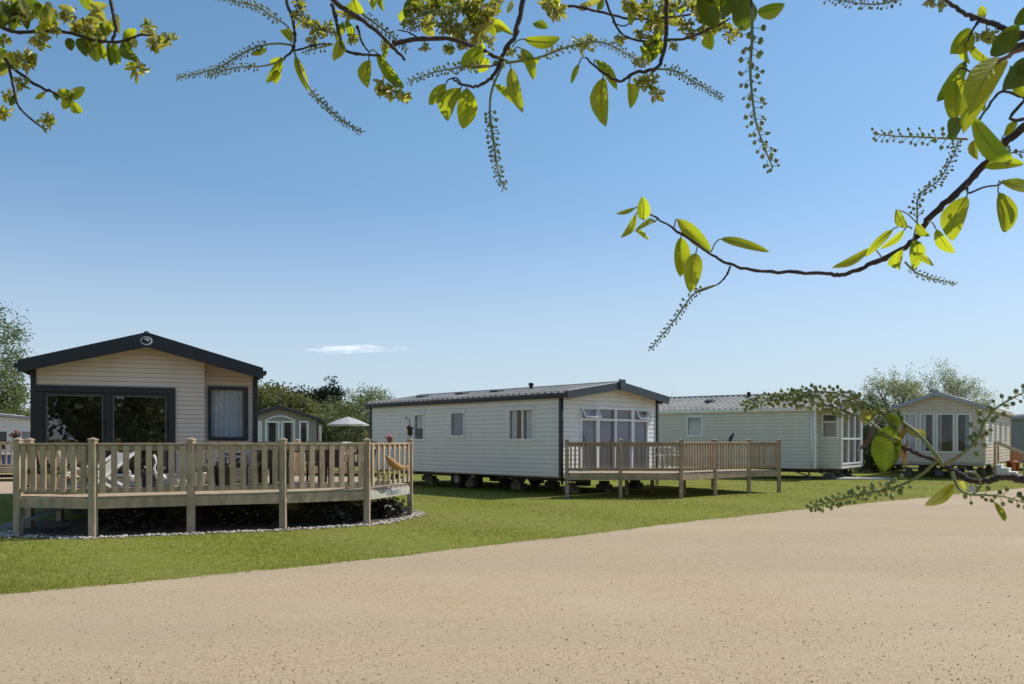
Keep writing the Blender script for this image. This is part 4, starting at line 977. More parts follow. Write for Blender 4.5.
# right edge odds
p = W(1013, HY, 39.5); o = thing('storage_tub', 'red tub beside the timber steps at the right edge', 'tub', (p.x, p.y, 0)); q = MB(); q.lathe([(.24, 0), (.28, .6), (.3, .61), (.3, .65), (.25, .65)], n=18); q.build('body', M['red'], o); q = MB(); q.lathe([(.01, .70), (.31, .655), (.31, .65)][::-1], n=18); q.build('lid', M['red'], o)
p = W(1019, HY, 38.3); o = thing('garden_bench', 'orange wooden bench at the right edge beyond the steps', 'bench', (p.x + .5, p.y, 0), R(-20))
q = MB(); [q.box((0, -.2 + .11 * k, .62), (1.5, .095, .04)) for k in range(4)]; q.build('seat', M['orange'], o); q = MB(); [q.box((0, .26, .8 + .13 * k), (1.5, .035, .11)) for k in range(3)]; q.build('backrest', M['orange'], o)
for x in (-.65, .65): q = MB(); q.box((x, -.18, .3), (.07, .07, .6)); q.box((x, .22, .55), (.07, .06, 1.1)); q.build('leg', M['orange'], o)

# ------------------------------------------------------------------ trees
def tree(name, label, loc, H, Rx, seed, n_limb, n_sec, n_tip, leaf_per, leaf, spread, lm, bm, trunk_h=.25, tr=.14, zr=None, group=None, cat='tree', base=.18, irregular=.3, multi=False):
    rg = np.random.default_rng(seed); rr = random.Random(seed); loc = V(loc)
    root = thing(name, label, cat, loc, 0, group); zr = zr or H * (1 - base) / 2; cz = H - zr
    ph = rg.uniform(0, 6.28, 6)
    def env(d):
        az = math.atan2(d[1], d[0]); return 1 + irregular * (.5 * math.sin(2 * az + ph[0]) * .6 + .35 * math.sin(3 * az + ph[1] + 2 * d[2]) + .4 * math.sin(5 * d[2] + ph[2] + az))
    def pick(lo, hi, zmin=-1):
        while True:
            d = rg.normal(size=3); d /= np.linalg.norm(d)
            if d[2] < zmin: continue
            k = rg.uniform(lo ** 3, hi ** 3) ** (1 / 3) * env(d)
            return V((d[0] * k * Rx, d[1] * k * Rx, cz + d[2] * k * zr))
    q = MB(); th = H * trunk_h
    fork = V((rr.uniform(-.1, .1), rr.uniform(-.1, .1), th))
    if not multi: q.tube([(0, 0, -.05), (fork.x * .5, fork.y * .5, th * .5), fork], [tr * 1.25, tr, tr * .85], 9)
    limbs = []
    for k in range(n_limb):
        e = pick(.35, .6, -.3); st = fork if not multi else V((rr.uniform(-.5, .5), rr.uniform(-.5, .5), -.05))
        mid = st.lerp(e, .5) + V((rr.uniform(-.15, .15), rr.uniform(-.15, .15), rr.uniform(.0, .2))) * Rx * .3
        q.tube([st, mid, e], [tr * .6, tr * .42, tr * .22], 6); limbs.append((st, mid, e))
    secs = []
    for k in range(n_sec):
        e = pick(.55, .88); b = min(limbs, key=lambda l: (l[2] - e).length + rr.uniform(0, Rx * .3)); t = rr.uniform(.35, 1); st = b[1].lerp(b[2], t)
        mid = st.lerp(e, .5) + V((rr.uniform(-1, 1), rr.uniform(-1, 1), rr.uniform(-.3, 1))) * Rx * .07
        q.tube([st, mid, e], [tr * .2, tr * .13, tr * .07], 4, cap=False); secs.append((mid, e))
    tips = []; sm_ = np.array([s[1] for s in secs])
    for k in range(n_tip):
        e = pick(.6, 1.05); i = int(np.argmin(((sm_ - np.array(e)) ** 2).sum(1) + rg.uniform(0, Rx * Rx * .06, len(secs)))); st = secs[i][0].lerp(secs[i][1], rr.uniform(.3, 1))
        mid = st.lerp(e, .55) + V((rr.uniform(-1, 1), rr.uniform(-1, 1), rr.uniform(0, 1))) * Rx * .04
        q.tube([st, mid, e], [tr * .075, tr * .05, tr * .025], 3, cap=False); tips += [tuple(e), tuple(mid.lerp(e, .5)), tuple(mid)]
    q.build('trunk', bm, root)
    tp = np.repeat(np.array(tips), leaf_per, 0); n = len(tp)
    c = tp + rg.normal(size=(n, 3)) * spread
    a = rg.normal(size=(n, 3)); a /= np.linalg.norm(a, axis=1)[:, None]; b = np.cross(a, rg.normal(size=(n, 3))); b /= np.linalg.norm(b, axis=1)[:, None]
    s = leaf * rg.uniform(.6, 1.3, (n, 1))
    vv = np.stack([c - a * s, c + b * s * .55, c + a * s, c - b * s * .55], 1).reshape(-1, 3); vv[:, 2] = np.maximum(vv[:, 2], .03)
    np_mesh('crown', vv, 4, lm, root)
    return root
def at(px_, Y): p = W(px_, HY, Y); return (p.x, p.y, 0)
tree('willow_tree', 'tall loose pale green tree rising at the left edge of the picture', at(-36, 42), 8.6, 3.0, 11, 10, 80, 620, 10, .075, .2, M['tree_green'], M['greytwig'], base=.08)
tree('leafy_bush', 'full green bush below the tall tree at the left edge', at(2, 43.5), 4.2, 1.9, 12, 7, 40, 260, 16, .09, .2, M['tree_pale'], M['greytwig'], base=.0, multi=True, cat='bush')
tree('olive_tree', 'olive brown broad tree directly right of the sand lodge roof', at(252, 62), 6.0, 3.1, 13, 8, 60, 320, 22, .12, .28, M['tree_olive'], M['bark'], base=.05)
tree('olive_tree', 'low olive brown tree above the small far lodge roof', at(286, 60), 4.9, 2.6, 14, 8, 50, 260, 20, .12, .28, M['tree_olive'], M['bark'], base=.05)
tree('pine_tree', 'dark pine with lumpy top, taller and right of its twin', at(326, 72), 6.2, 2.0, 15, 8, 50, 240, 26, .13, .26, M['tree_dark'], M['bark'], base=.05, irregular=.55)
tree('pine_tree', 'dark pine beside the olive tree, shorter of the two pines', at(304, 72), 5.6, 1.8, 16, 8, 40, 180, 26, .13, .26, M['tree_dark'], M['bark'], base=.05, irregular=.5)
tree('hawthorn_tree', 'pale twiggy spreading tree behind the parasol', at(366, 56), 5.1, 2.7, 17, 10, 90, 700, 9, .07, .17, M['tree_pale'], M['greytwig'], base=.02, multi=True)
tree('hawthorn_tree', 'small pale bush left of the parasol canopy', at(338, 58), 4.3, 1.9, 18, 8, 60, 360, 9, .08, .16, M['tree_pale'], M['greytwig'], base=.02, multi=True)
tree('blossom_tree', 'sparse blossoming tree behind the taupe lodge, left of two', at(899, 50), 5.75, 1.95, 19, 11, 110, 800, 8, .06, .14, M['tree_blossom'], M['greytwig'], base=.1, trunk_h=.2, tr=.13)
tree('blossom_tree', 'taller sparse twiggy tree behind the taupe lodge ridge, right of two', at(951, 51), 6.0, 2.0, 20, 12, 120, 800, 6, .055, .14, M['tree_blossom'], M['greytwig'], base=.1, trunk_h=.2, tr=.13)
tree('dark_shrub', 'dark shrub between the green caravan and the taupe lodge', at(872, 43), 2.6, 1.3, 21, 7, 30, 140, 20, .06, .14, M['shrub_mid'], M['greytwig'], base=0, multi=True, cat='shrub')
tree('dark_shrub', 'low dark shrub behind the left corner of the taupe lodge', at(889, 45), 2.2, 1.3, 22, 7, 30, 120, 20, .06, .14, M['tree_dark'], M['greytwig'], base=0, multi=True, cat='shrub')
tree('bare_bush', 'bare twiggy bush top showing above the pale green caravan roof', at(672, 58), 5.0, 1.0, 23, 8, 30, 60, 1, .04, .1, M['tree_olive'], M['greytwig'], base=.0, multi=True, cat='bush')
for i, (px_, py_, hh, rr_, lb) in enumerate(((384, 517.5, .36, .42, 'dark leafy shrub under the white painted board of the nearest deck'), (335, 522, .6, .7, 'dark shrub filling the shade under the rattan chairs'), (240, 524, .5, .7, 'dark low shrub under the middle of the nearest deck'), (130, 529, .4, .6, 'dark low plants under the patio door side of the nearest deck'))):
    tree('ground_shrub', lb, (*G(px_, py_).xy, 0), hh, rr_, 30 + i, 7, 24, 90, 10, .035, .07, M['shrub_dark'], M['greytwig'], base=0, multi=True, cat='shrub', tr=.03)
# trees over the road behind the photographer, seen only in the dark patio doors
for i, (x, y, hh, rr_) in enumerate(((3, -15, 7.5, 3.4), (8.5, -17, 9, 4), (-3, -18, 8, 3.6), (14, -14, 8, 3.6), (-10, -19, 8, 4))):
    tree('roadside_tree', 'leafy tree across the road, mirrored in the dark patio doors', (x, y, 0), hh, rr_, 40 + i, 8, 50, 260, 14, .17, .35, M['tree_green'], M['bark'], base=.05, group='trees across the road behind the viewpoint')
# far hedge line
rg = np.random.default_rng(5); n = 24000
hx = rg.uniform(-130, 130, n); hyy = 96 + rg.normal(0, 1.2, n); top_ = 2.6 + .7 * np.sin(hx * .21) + .5 * np.sin(hx * .53 + 1) + .3 * np.sin(hx * 1.7)
hz_ = rg.uniform(0, 1, n) ** .7 * top_
c = np.stack([hx, hyy, hz_], 1); a = rg.normal(size=(n, 3)); a /= np.linalg.norm(a, axis=1)[:, None]; b = np.cross(a, rg.normal(size=(n, 3))); b /= np.linalg.norm(b, axis=1)[:, None]; s = rg.uniform(.2, .5, (n, 1))
vv = np.stack([c - a * s, c + b * s * .6, c + a * s, c - b * s * .6], 1).reshape(-1, 3); vv[:, 2] = np.maximum(vv[:, 2], .02)
tag(np_mesh('treeline', vv, 4, M['tree_olive']), 'distant olive hedge line beyond the caravans', 'hedge', kind='stuff')

# ------------------------------------------------------------------ mown grass
rg = np.random.default_rng(9); n = 420000
yy = 8.3 + 40 * rg.uniform(0, 1, n) ** 1.75; xx = rg.uniform(-.66, .66, n) * yy
ok = yy > road_edge_y(xx) - rg.exponential(.055, n) + .02
from_poly = lambda poly: poly
def inside(poly, x, y):
    r = np.zeros(len(x), bool); j = len(poly) - 1
    for i in range(len(poly)):
        xi, yi = poly[i][0], poly[i][1]; xj, yj = poly[j][0], poly[j][1]
        cnd = ((yi > y) != (yj > y)) & (x < (xj - xi) * (y - yi) / (yj - yi + 1e-12) + xi); r ^= cnd; j = i
    return r
ok &= ~inside(bed, xx, yy) & ~inside(path_poly, xx, yy)
for h in (h2, h3, h4): # thin under the caravans
    pass
xx, yy = xx[ok], yy[ok]; n = len(xx)
hh = rg.uniform(.012, .034, n) * (1 + .35 * np.sin(xx * 1.3 + yy)) ; wd = .0028 * (yy / 9) ** .9 * rg.uniform(.7, 1.5, n); th = rg.uniform(0, 6.28, n); ln_ = rg.normal(0, .016, (n, 2)); ed = np.clip(1 - (yy - road_edge_y(xx)) / .22, 0, 1); hh *= 1 + 1.3 * ed * rg.uniform(0, 1, n)
p0 = np.stack([xx - np.cos(th) * wd, yy - np.sin(th) * wd, np.zeros(n)], 1); p1 = np.stack([xx + np.cos(th) * wd, yy + np.sin(th) * wd, np.zeros(n)], 1); p2 = np.stack([xx + ln_[:, 0], yy + ln_[:, 1], hh], 1)
tag(np_mesh('grass', np.stack([p0, p1, p2], 1).reshape(-1, 3), 3, M['blade']), 'short mown grass of the lawns between road and caravans', 'grass', kind='stuff')

rg = np.random.default_rng(77); n = 9000
yy = 5.2 + 9 * rg.uniform(0, 1, n) ** 1.6; xx = rg.uniform(-.66, .66, n) * yy
ex = rg.uniform(-14, 14, 2600); ey = road_edge_y(ex) + rg.normal(-.05, .1, 2600); xx = np.concatenate([xx, ex]); yy = np.concatenate([yy, ey])
ok = yy < road_edge_y(xx) + .05; xx, yy = xx[ok], yy[ok]; n = len(xx)
r_ = rg.uniform(.0025, .0075, n) * rg.choice([1, 1, 1, 1.6], n); th = rg.uniform(0, 6.28, n)
def pt_(k, z): a_ = th + k * 2 * np.pi / 3 + rg.uniform(-.3, .3, n); q_ = r_ * rg.uniform(.75, 1.2, n); return np.stack([xx + np.cos(a_) * q_, yy + np.sin(a_) * q_, np.full(n, z) + 0], 1)
b0, b1, b2 = pt_(0, .003), pt_(1, .003), pt_(2, .003); tp_ = np.stack([xx + rg.normal(0, .3, n) * r_, yy + rg.normal(0, .3, n) * r_, .004 + r_ * rg.uniform(.7, 1.3, n)], 1)
tri = np.stack([b0, b1, tp_, b1, b2, tp_, b2, b0, tp_], 1).reshape(-1, 3)
tag(np_mesh('gravel', tri, 3, M['chips']), 'loose stone chippings scattered over the track and its grassy edge', 'gravel', kind='stuff')

# ------------------------------------------------------------------ the bird cherry whose branches hang into view
TR = V((2.05, .55, 0))
ch = thing('bird_cherry_tree', 'bird cherry tree whose branches with fresh leaves and bud spikes hang overhead', 'tree', TR)
def T(p): return V(p) - TR
q = MB(); q.tube([T(p) for p in ((2.05, .55, -.05), (2.07, .52, .7), (2.0, .55, 1.4), (2.05, .6, 2.1), (1.95, .62, 2.8), (2.0, .65, 3.6))], [.13, .11, .1, .09, .075, .05], 12); q.build('trunk', M['bark'], ch)
rf = random.Random(21)
def smooth(pts, n=6):
    pts = [V(p) for p in pts]; o = []
    for i in range(len(pts) - 1):
        p0 = pts[max(0, i - 1)]; p1 = pts[i]; p2 = pts[i + 1]; p3 = pts[min(len(pts) - 1, i + 2)]
        for k in range(n):
            t = k / n; o.append(.5 * ((2 * p1) + (p2 - p0) * t + (2 * p0 - 5 * p1 + 4 * p2 - p3) * t * t + (3 * p1 - p0 - 3 * p2 + p3) * t ** 3))
    o.append(pts[-1]); return o
def path(pxs, d0, d1):
    n = len(pxs); return [W(x, y, d0 + (d1 - d0) * i / max(1, n - 1)) for i, (x, y) in enumerate(pxs)]
class Branch:
    def __init__(s): s.wood = MB(); s.leaves = MB(); s.young = MB(); s.rac = []; s.brown = MB(); s.old = MB(); s.obj = None
    def limb(s, pts, r0, r1, n=7, m=0, knots=True):
        p = smooth(pts, 7); k = len(p); rads = []
        for i in range(k):
            r = r0 + (r1 - r0) * (i / (k - 1)) ** .8
            if knots: r *= 1 + .16 * math.sin(i * 2.3) * (rf.random()) + (.35 if rf.random() < .07 else 0)
            rads.append(r)
        if knots: p = [a + V((rf.gauss(0, 1), rf.gauss(0, 1), rf.gauss(0, 1))) * r0 * .12 for a in p]
        s.wood.tube([T(a) for a in p], rads, n, m); return p
    def leaf(s, b, t, wpx, d, dt=None, curl=None, fold=None, bank=None, mb=None, pet=None):
        wpx *= .86; dt = d + rf.uniform(-.03, .045) if dt is None else dt
        B = W(*b, d); Tp = W(*t, dt); w = wpx * d / FPX
        mb = mb or s.leaves
        ax = Tp - B; L_ = ax.length; axn = ax.normalized(); view = (V((0, 0, CAMZ)) - B).normalized()
        n0 = (view - axn * view.dot(axn)).normalized(); bank = rf.uniform(-.6, .6) if bank is None else bank
        lat = axn.cross(n0).normalized(); nn = n0 * math.cos(bank) + lat * math.sin(bank); lat = axn.cross(nn).normalized()
        curl = rf.uniform(-.22, .22) if curl is None else curl; fold = rf.uniform(.2, .85) if fold is None else fold
        w /= max(.55, math.cos(bank) * (1 - fold * .25)); nu = 13; vs = []; uv = []
        for i in range(nu + 1):
            tt = i / nu; c = B + ax * tt + nn * (curl * L_ * math.sin(math.pi * tt)) + lat * (.05 * L_ * math.sin(math.pi * tt) * (1 if curl > 0 else -1))
            hw = w / 2 * (math.sin(math.pi * min(1, tt ** .93)) ** .66) * (1 + .012 * math.sin(tt * 55))
            for v in (-1, -.5, 0, .5, 1):
                vs.append(T(c + lat * hw * v * math.cos(fold * .6 * abs(v)) + nn * (hw * abs(v) ** 1.3 * fold) + nn * (.02 * w * math.sin(tt * 11 + v * 2)))); uv.append((tt + .001, v + .001))
        fs = [(i * 5 + j, i * 5 + j + 1, i * 5 + 6 + j, i * 5 + 5 + j) for i in range(nu) for j in range(4)]
        mb.add(vs, fs, 0, True, uv)
        pr = max(.0006, .7 * d / FPX)
        if pet: P = W(*pet, d); s.wood.tube([T(x) for x in smooth([P, P.lerp(B, .5) + V((0, 0, .004)), B], 4)], pr, 5, 1)
        if mb is s.leaves or mb is s.old: s.wood.tube([T(B + ax * (i / 6) + nn * (curl * L_ * math.sin(math.pi * i / 6) - pr * .5) + lat * (.05 * L_ * math.sin(math.pi * i / 6) * (1 if curl > 0 else -1))) for i in range(6)], [pr * .8, pr * .6, pr * .5, pr * .4, pr * .3, pr * .2], 4, 3)
    def raceme(s, pxs, d0, d1, ped=6, bud=2.2, dens=1.9, start=.12, flowers=0, stemr=1.0):
        mb = MB(); p = smooth(path(pxs, d0, d1), 8); dm = (d0 + d1) / 2; u = dm / FPX
        k = len(p); mb.tube([T(a) for a in p], [u * stemr * (1.1 - .7 * i / (k - 1)) for i in range(k)], 6, 0)
        cum = [0]
        for i in range(1, k): cum.append(cum[-1] + (p[i] - p[i - 1]).length)
        tot = cum[-1]; ped *= 1.25; bud *= .82; step = dens * 1.02 * u; pos = tot * start; az = rf.uniform(0, 6)
        while pos < tot:
            i = max(j for j in range(k) if cum[j] <= pos); i = min(i, k - 2); t = (pos - cum[i]) / max(1e-9, cum[i + 1] - cum[i]); c = p[i].lerp(p[i + 1], t); ax = (p[i + 1] - p[i]).normalized(); f = pos / tot
            a1 = ax.cross(V((0.3, 1, .2))).normalized(); a2 = ax.cross(a1)
            az += 2.4 + rf.uniform(-.4, .4); out = (a1 * math.cos(az) + a2 * math.sin(az)); dr = (out + ax * rf.uniform(.35, .75)).normalized()
            ln = ped * u * (1 - .45 * f) * rf.uniform(.75, 1.15); e = c + dr * ln; br = bud * u * (1 - .35 * f) * rf.uniform(.68, 1.2)
            mb.tube([T(c), T(c.lerp(e, .6) + ax * ln * .05), T(e)], [u * .42, u * .34, u * .4], 4, 0, cap=False)
            if flowers and rf.random() < flowers:
                for j in range(5):
                    an = 2 * math.pi * j / 5; o1 = dr.cross(a1 + V((.01, 0, 0))).normalized(); o2 = dr.cross(o1); d_ = (o1 * math.cos(an) + o2 * math.sin(an)); sd_ = dr.cross(d_)
                    pl = br * 1.5; mb.add([T(e), T(e + d_ * pl * .6 + sd_ * pl * .4 + dr * pl * .2), T(e + d_ * pl * 1.1 + dr * pl * .3), T(e + d_ * pl * .6 - sd_ * pl * .4 + dr * pl * .2)], [(0, 1, 2, 3)], 2)
            else:
                mb.ball(T(e), br, 1, (1, 1, rf.uniform(.95, 1.35)), 7, 5)
                if br > .0015:
                    for j in range(3):
                        an = 2.1 * j + az; sp_ = (a1 * math.cos(an) + a2 * math.sin(an)); mb.add([T(e - dr * br * .6 + sp_ * br * .3), T(e + sp_ * br * 1.05 + ax * br * .3), T(e + dr * br * .7 + sp_ * br * .95), T(e + sp_ * br * .95 - ax * br * .3)], [(0, 1, 2, 3)], 0)
            pos += step * (1 - .35 * f) * rf.uniform(.8, 1.2)
        s.rac.append(mb)
    def rosette(s, px_, py_, r, d, n=12, buds=10):
        c = W(px_, py_, d); u = d / FPX
        for k in range(int(n * 2.3)):
            a = rf.uniform(0, 6.28); rr_ = r * rf.uniform(.45, 1.2); off = rf.uniform(0, .5) * r; b = (px_ + math.cos(a + 1) * off, py_ + math.sin(a + 1) * off)
            t = (px_ + math.cos(a) * rr_, py_ + math.sin(a) * rr_ * .95 + rf.uniform(0, .25) * r)
            s.leaf(b, t, rr_ * rf.uniform(.2, .42), d + rf.uniform(-.02, .02), None, rf.uniform(-.3, .3), rf.uniform(.2, .9), rf.uniform(-.8, .8), s.young if rf.random() < .8 else s.leaves)
        mb = MB()
        for k in range(buds):
            dr = V((rf.gauss(0, 1), rf.gauss(0, 1), rf.gauss(0, 1) - .3)).normalized(); e = c + dr * r * u * rf.uniform(.4, .95); mb.tube([T(c), T(e)], u * .35, 4, 0, cap=False)
            if rf.random() < .35:
                o1 = dr.cross(V((.2, .9, .3))).normalized(); o2 = dr.cross(o1); pl = u * 1.9
                for j in range(5):
                    an = 2 * math.pi * j / 5; d_ = o1 * math.cos(an) + o2 * math.sin(an); sd_ = dr.cross(d_)
                    mb.add([T(e), T(e + d_ * pl * .7 + sd_ * pl * .4), T(e + d_ * pl * 1.2), T(e + d_ * pl * .7 - sd_ * pl * .4)], [(0, 1, 2, 3)], 2)
            else: mb.ball(T(e), u * rf.uniform(1, 1.6), 1, nu=6, nv=4)
        s.rac.append(mb)
    def fill(s, x0, y0, x1, y1, n, d):
        for k in range(n):
            x = rf.uniform(x0, x1); y = rf.uniform(y0, y1); ln = rf.uniform(13, 25); a = rf.gauss(0, .8)
            s.leaf((x, y), (x + math.sin(a) * ln, y + math.cos(a) * ln * .9), ln * rf.uniform(.36, .6), d + rf.uniform(-.05, .1), mb=rf.choice((s.young, s.leaves, s.old)))
    def done(s):
        b = s.wood.build('branch', [M['bark'], M['stalk'], M['red_stalk'], M['midrib']], ch)
        if s.leaves.v: s.leaves.build('foliage', M['leaf'], b)
        if s.young.v: o = s.young.build('young_foliage', M['young_leaf'], b)
        if s.old.v: s.old.build('dark_foliage', M['old_leaf'], b)
        if s.brown.v: s.brown.build('brown_foliage', M['brown_leaf'], b)
        for mb in s.rac: mb.build('flower_raceme', [M['stalk'], M['bud'], M['petal']], b)
px2r = lambda p, d: p * d / FPX / 2
# the overhead limb, above the frame
B = Branch(); over = [V((1.98, .6, 2.5)), V((1.5, .95, 2.85)), V((.9, 1.35, 3.0)), V((.2, 1.6, 3.0)), V((-.5, 1.75, 3.05)), V((-1.3, 1.95, 3.1)), V((-1.9, 2.0, 3.05))]
B.limb(over, .04, .012, 9); B.done()
# left cluster
B = Branch(); d = 1.95
B.limb([over[-1]] + path([(-140, -70), (-60, 5), (0, 27), (20, 32), (61, 31), (98, 41), (123, 41), (143, 35), (170, 39)], d, d), px2r(5, d), px2r(2, d))
B.limb([over[-2]] + path([(80, -80), (104, -25), (110.5, 0), (113, 14), (116, 29), (112, 41)], d, d), px2r(4.5, d), px2r(3, d))
B.limb(path([(-140, -70), (-50, 15), (-8, 42), (0, 52), (12, 67), (41, 88), (51, 91), (67, 102)], d, d), px2r(5, d), px2r(2.2, d))
B.limb(path([(8, 62), (14, 90), (20, 108), (41, 127), (47, 129)], d, d), px2r(3, d), px2r(1.6, d))
for b, t, w_ in (((35, 3), (52, 28), 13), ((84, -3), (90, 11), 15), ((68, 38), (72, 51), 10), ((80, 38), (87, 57), 13), ((90, 40), (97, 62), 15), ((100, 42), (105, 60), 8), ((108, 42), (111, 66), 9), ((114, 42), (118, 65), 11), ((122, 42), (139, 60), 13), ((124, 42), (136, 29), 11), ((20, 0), (6, 22), 14), ((2, 2), (10, 26), 12), ((45, 92), (35, 99), 5), ((52, 92), (58, 100), 6), ((14, 95), (10, 106), 6)): B.leaf(b, t, w_, d, mb=B.old if rf.random() < .6 else None)
for x, y, r in ((20, 16, 13), (40, 40, 11), (68, 14, 10), (90, 26, 10), (149, 28, 9), (156, 42, 12), (169, 39, 9), (137, 68, 12), (24, 60, 15), (22, 83, 9), (46, 121, 10), (3, 112, 9), (10, 96, 8), (4, 40, 8), (100, 36, 7), (56, 30, 7), (12, 3, 12), (38, 12, 8), (78, 27, 8)): B.rosette(x, y, r, d + rf.uniform(-.06, .06), 11, 8)
B.fill(0, -6, 60, 24, 15, d); B.fill(60, 4, 110, 30, 6, d); B.fill(72, 12, 128, 40, 9, d); B.fill(0, 50, 28, 80, 4, d)
for x, y in ((62, 94), (80, 92), (66, 106), (78, 108), (73, 96)): B.leaf((71, 100), (x + (x - 71) * .5, y + (y - 100) * .6), 11, d)
B.done()
# second spray
B = Branch(); d = 1.5
B.limb([over[4] + V((.1, 0, 0))] + path([(278, -90), (285, -35), (286.5, 0), (291, 14), (294.5, 30), (294, 47), (288, 55), (281, 61)], d, d), px2r(4.5, d), px2r(2, d))
B.limb(path([(292, 46), (296, 50), (312, 46), (330, 43)], d, d), px2r(2.4, d), px2r(1.4, d))
B.raceme([(292, 45), (274.6, 43.7), (255.6, 47.5), (236.5, 57), (221, 66.5), (200, 73), (177.6, 77)], d, d - .04, 4.6, 1.5, 1.25, .2)
B.raceme([(285, 59), (272, 64), (259, 66.5), (236.5, 67.5), (208, 76)], d, d, 4.6, 1.5, 1.35, .35)
B.raceme([(293, 34), (286, 25), (276.5, 19), (259, 7.6), (242, 3), (214, -4)], d, d + .06, 5, 1.5, 1.25, .25)
B.raceme([(293.6, 50), (303, 76), (314.5, 95), (328, 108), (341, 120), (361, 132)], d, d - .05, 4.6, 1.5, 1.2, .4)
B.raceme([(333, 44), (318, 48), (304, 52)], d, d, 5, 1.6, 2.4, .1)
for b, t, w_ in (((282, 58), (266, 83), 10), ((276, 70), (275, 84), 10), ((295, 56), (309, 92), 9), ((283, 30), (292, 43), 10), ((267, 49), (252, 54), 6), ((284, 58), (270, 62), 8)): B.leaf(b, t, w_, d)
for x, y, r in ((299, 6, 8), (305, 22, 9), (318, 30, 10), (330, 27, 8), (312, 40, 7), (296, 14, 6)): B.rosette(x, y, r, d, 7, 14)
B.raceme([(298, -6), (303, 14), (316, 28), (336, 34)], d, d, 4.5, 1.5, 1.1, .0, flowers=.3)
B.done()
# thick broken limb with its side twigs
B = Branch(); d = 1.45
B.limb([over[3] + V((-.15, 0, 0))] + path([(270, -80), (310, -30), (333, 0), (365.5, 22), (390, 44), (405, 60)], d, d - .05), px2r(8.5, d), px2r(2.5, d), 9)
B.limb(path([(393, 44), (414, 39.5), (452, 39.5), (481, 50), (498.5, 58.5), (508, 62)], d - .03, d), px2r(5, d), px2r(3.4, d), 9)
B.limb(path([(332, 4), (336, 20), (339.5, 35), (346.6, 51), (369, 55), (380, 55)], d, d - .04), px2r(4, d), px2r(2.2, d))
B.limb(path([(357, 26), (362, 42), (369, 52)], d, d - .04), px2r(3, d), px2r(1.6, d))
B.limb(path([(418, 38), (408, 32), (397, 30)], d, d), px2r(2, d), px2r(1, d))
for b, t, w_, pt in (((369, 60), (368, 88), 14, (369, 54)), ((376, 52), (404, 88), 12, (370, 52)), ((340, 38), (334, 61), 12, (340, 36)), ((354, -2), (361, 14), 17, None), ((372, -2), (374, 11), 9, None), ((383, -2), (384, 12), 7, None), ((346, 20), (352, 42), 9, None), ((343, 22), (336, 40), 8, None), ((388, 46), (380, 62), 5, None)): B.leaf(b, t, w_, d - .02, pet=pt)
for x, y, r in ((380, 86, 9), (392, 90, 12), (402, 95, 9), (385, 44, 6), (352, 38, 7), (348, 14, 7), (428, 22, 9)): B.rosette(x, y, r, d, 10, 12)
B.raceme([(362, 14), (376, 24), (392, 36), (407, 50)], d, d, 5, 1.6, 1.3, .0)
B.raceme([(462, 10), (440, 14), (420, 16), (402, 26)], d + .05, d + .05, 5.5, 1.6, 1.0, .0, flowers=.2)
B.raceme([(470, 25), (448, 28), (425, 24), (410, 30)], d + .05, d + .08, 5.5, 1.6, 1.0, .0, flowers=.2)
for x, y, r in ((416, 8, 10), (440, 8, 12), (462, 8, 13), (482, 6, 12), (450, 26, 11), (472, 26, 12), (487, 20, 9), (462, 42, 9), (449, 48, 6), (478, 38, 9), (425, 47, 5), (432, 2, 10), (472, 2, 11), (410, 20, 7), (494, 8, 8)): B.rosette(x, y, r, d + .08, 12, 9)
B.fill(425, -8, 492, 34, 20, d + .1); B.fill(395, -8, 430, 8, 5, d + .1); B.fill(495, -10, 545, 6, 5, d + .1)
B.done()
# centre spray
B = Branch(); d = 1.35
B.limb([over[3] + V((.3, -.02, 0))] + path([(535, -90), (526, -30), (523, 0), (516, 32), (504, 53), (493, 76), (478, 86), (463, 85), (452, 79)], d, d), px2r(8, d), px2r(1.8, d), 9)
B.limb(path([(461, 83), (456, 78), (448, 80), (446, 84)], d, d), px2r(1.8, d), px2r(1.2, d))
B.limb(path([(504, 60), (492, 66), (470, 68)], d, d), px2r(2.6, d), px2r(1.4, d))
B.raceme([(504, 62), (492, 90), (490, 117), (494, 145), (498, 172), (504, 187)], d, d - .06, 7, 2, 1.5, .4, stemr=1.3)
B.raceme([(490, 66), (473, 66), (457, 68), (435, 72), (408, 82)], d, d - .04, 5.5, 1.9, 1.7, .1, stemr=1.1)
B.raceme([(506, 63), (526, 60), (540.5, 57), (571, 46), (600, 42), (625, 53), (646, 65)], d, d, 6, 1.7, 1.3, .25, flowers=.3, stemr=1.3)
for b, t, w_, pt in (((446, 84), (429, 105), 13, None), ((461, 88), (447, 121), 20, (462, 85)), ((467, 88), (463, 129), 22, (466, 85)), ((484, 50), (460, 64), 20, None), ((513, 35), (493, 26), 9, (515, 40)), ((524, 39), (560, 38), 13, (512, 47)), ((521, 48), (534, 80), 12, (512, 52)), ((511, 68), (523, 113), 14, (508, 62)), ((494, 84), (520, 107), 9, (493, 78)), ((533, 24), (548, 28), 9, None), ((540, 58), (524, 64), 7, None), ((488, 58), (478, 72), 12, None)): B.leaf(b, t, w_, d, pet=pt)
for x, y, r in ((490, 40, 8), (510, 52, 6), (524, 56, 7), (500, 62, 7), (478, 54, 8), (582, 44, 8), (590, 38, 7)): B.rosette(x, y, r, d + .03, 9, 10)
B.done()
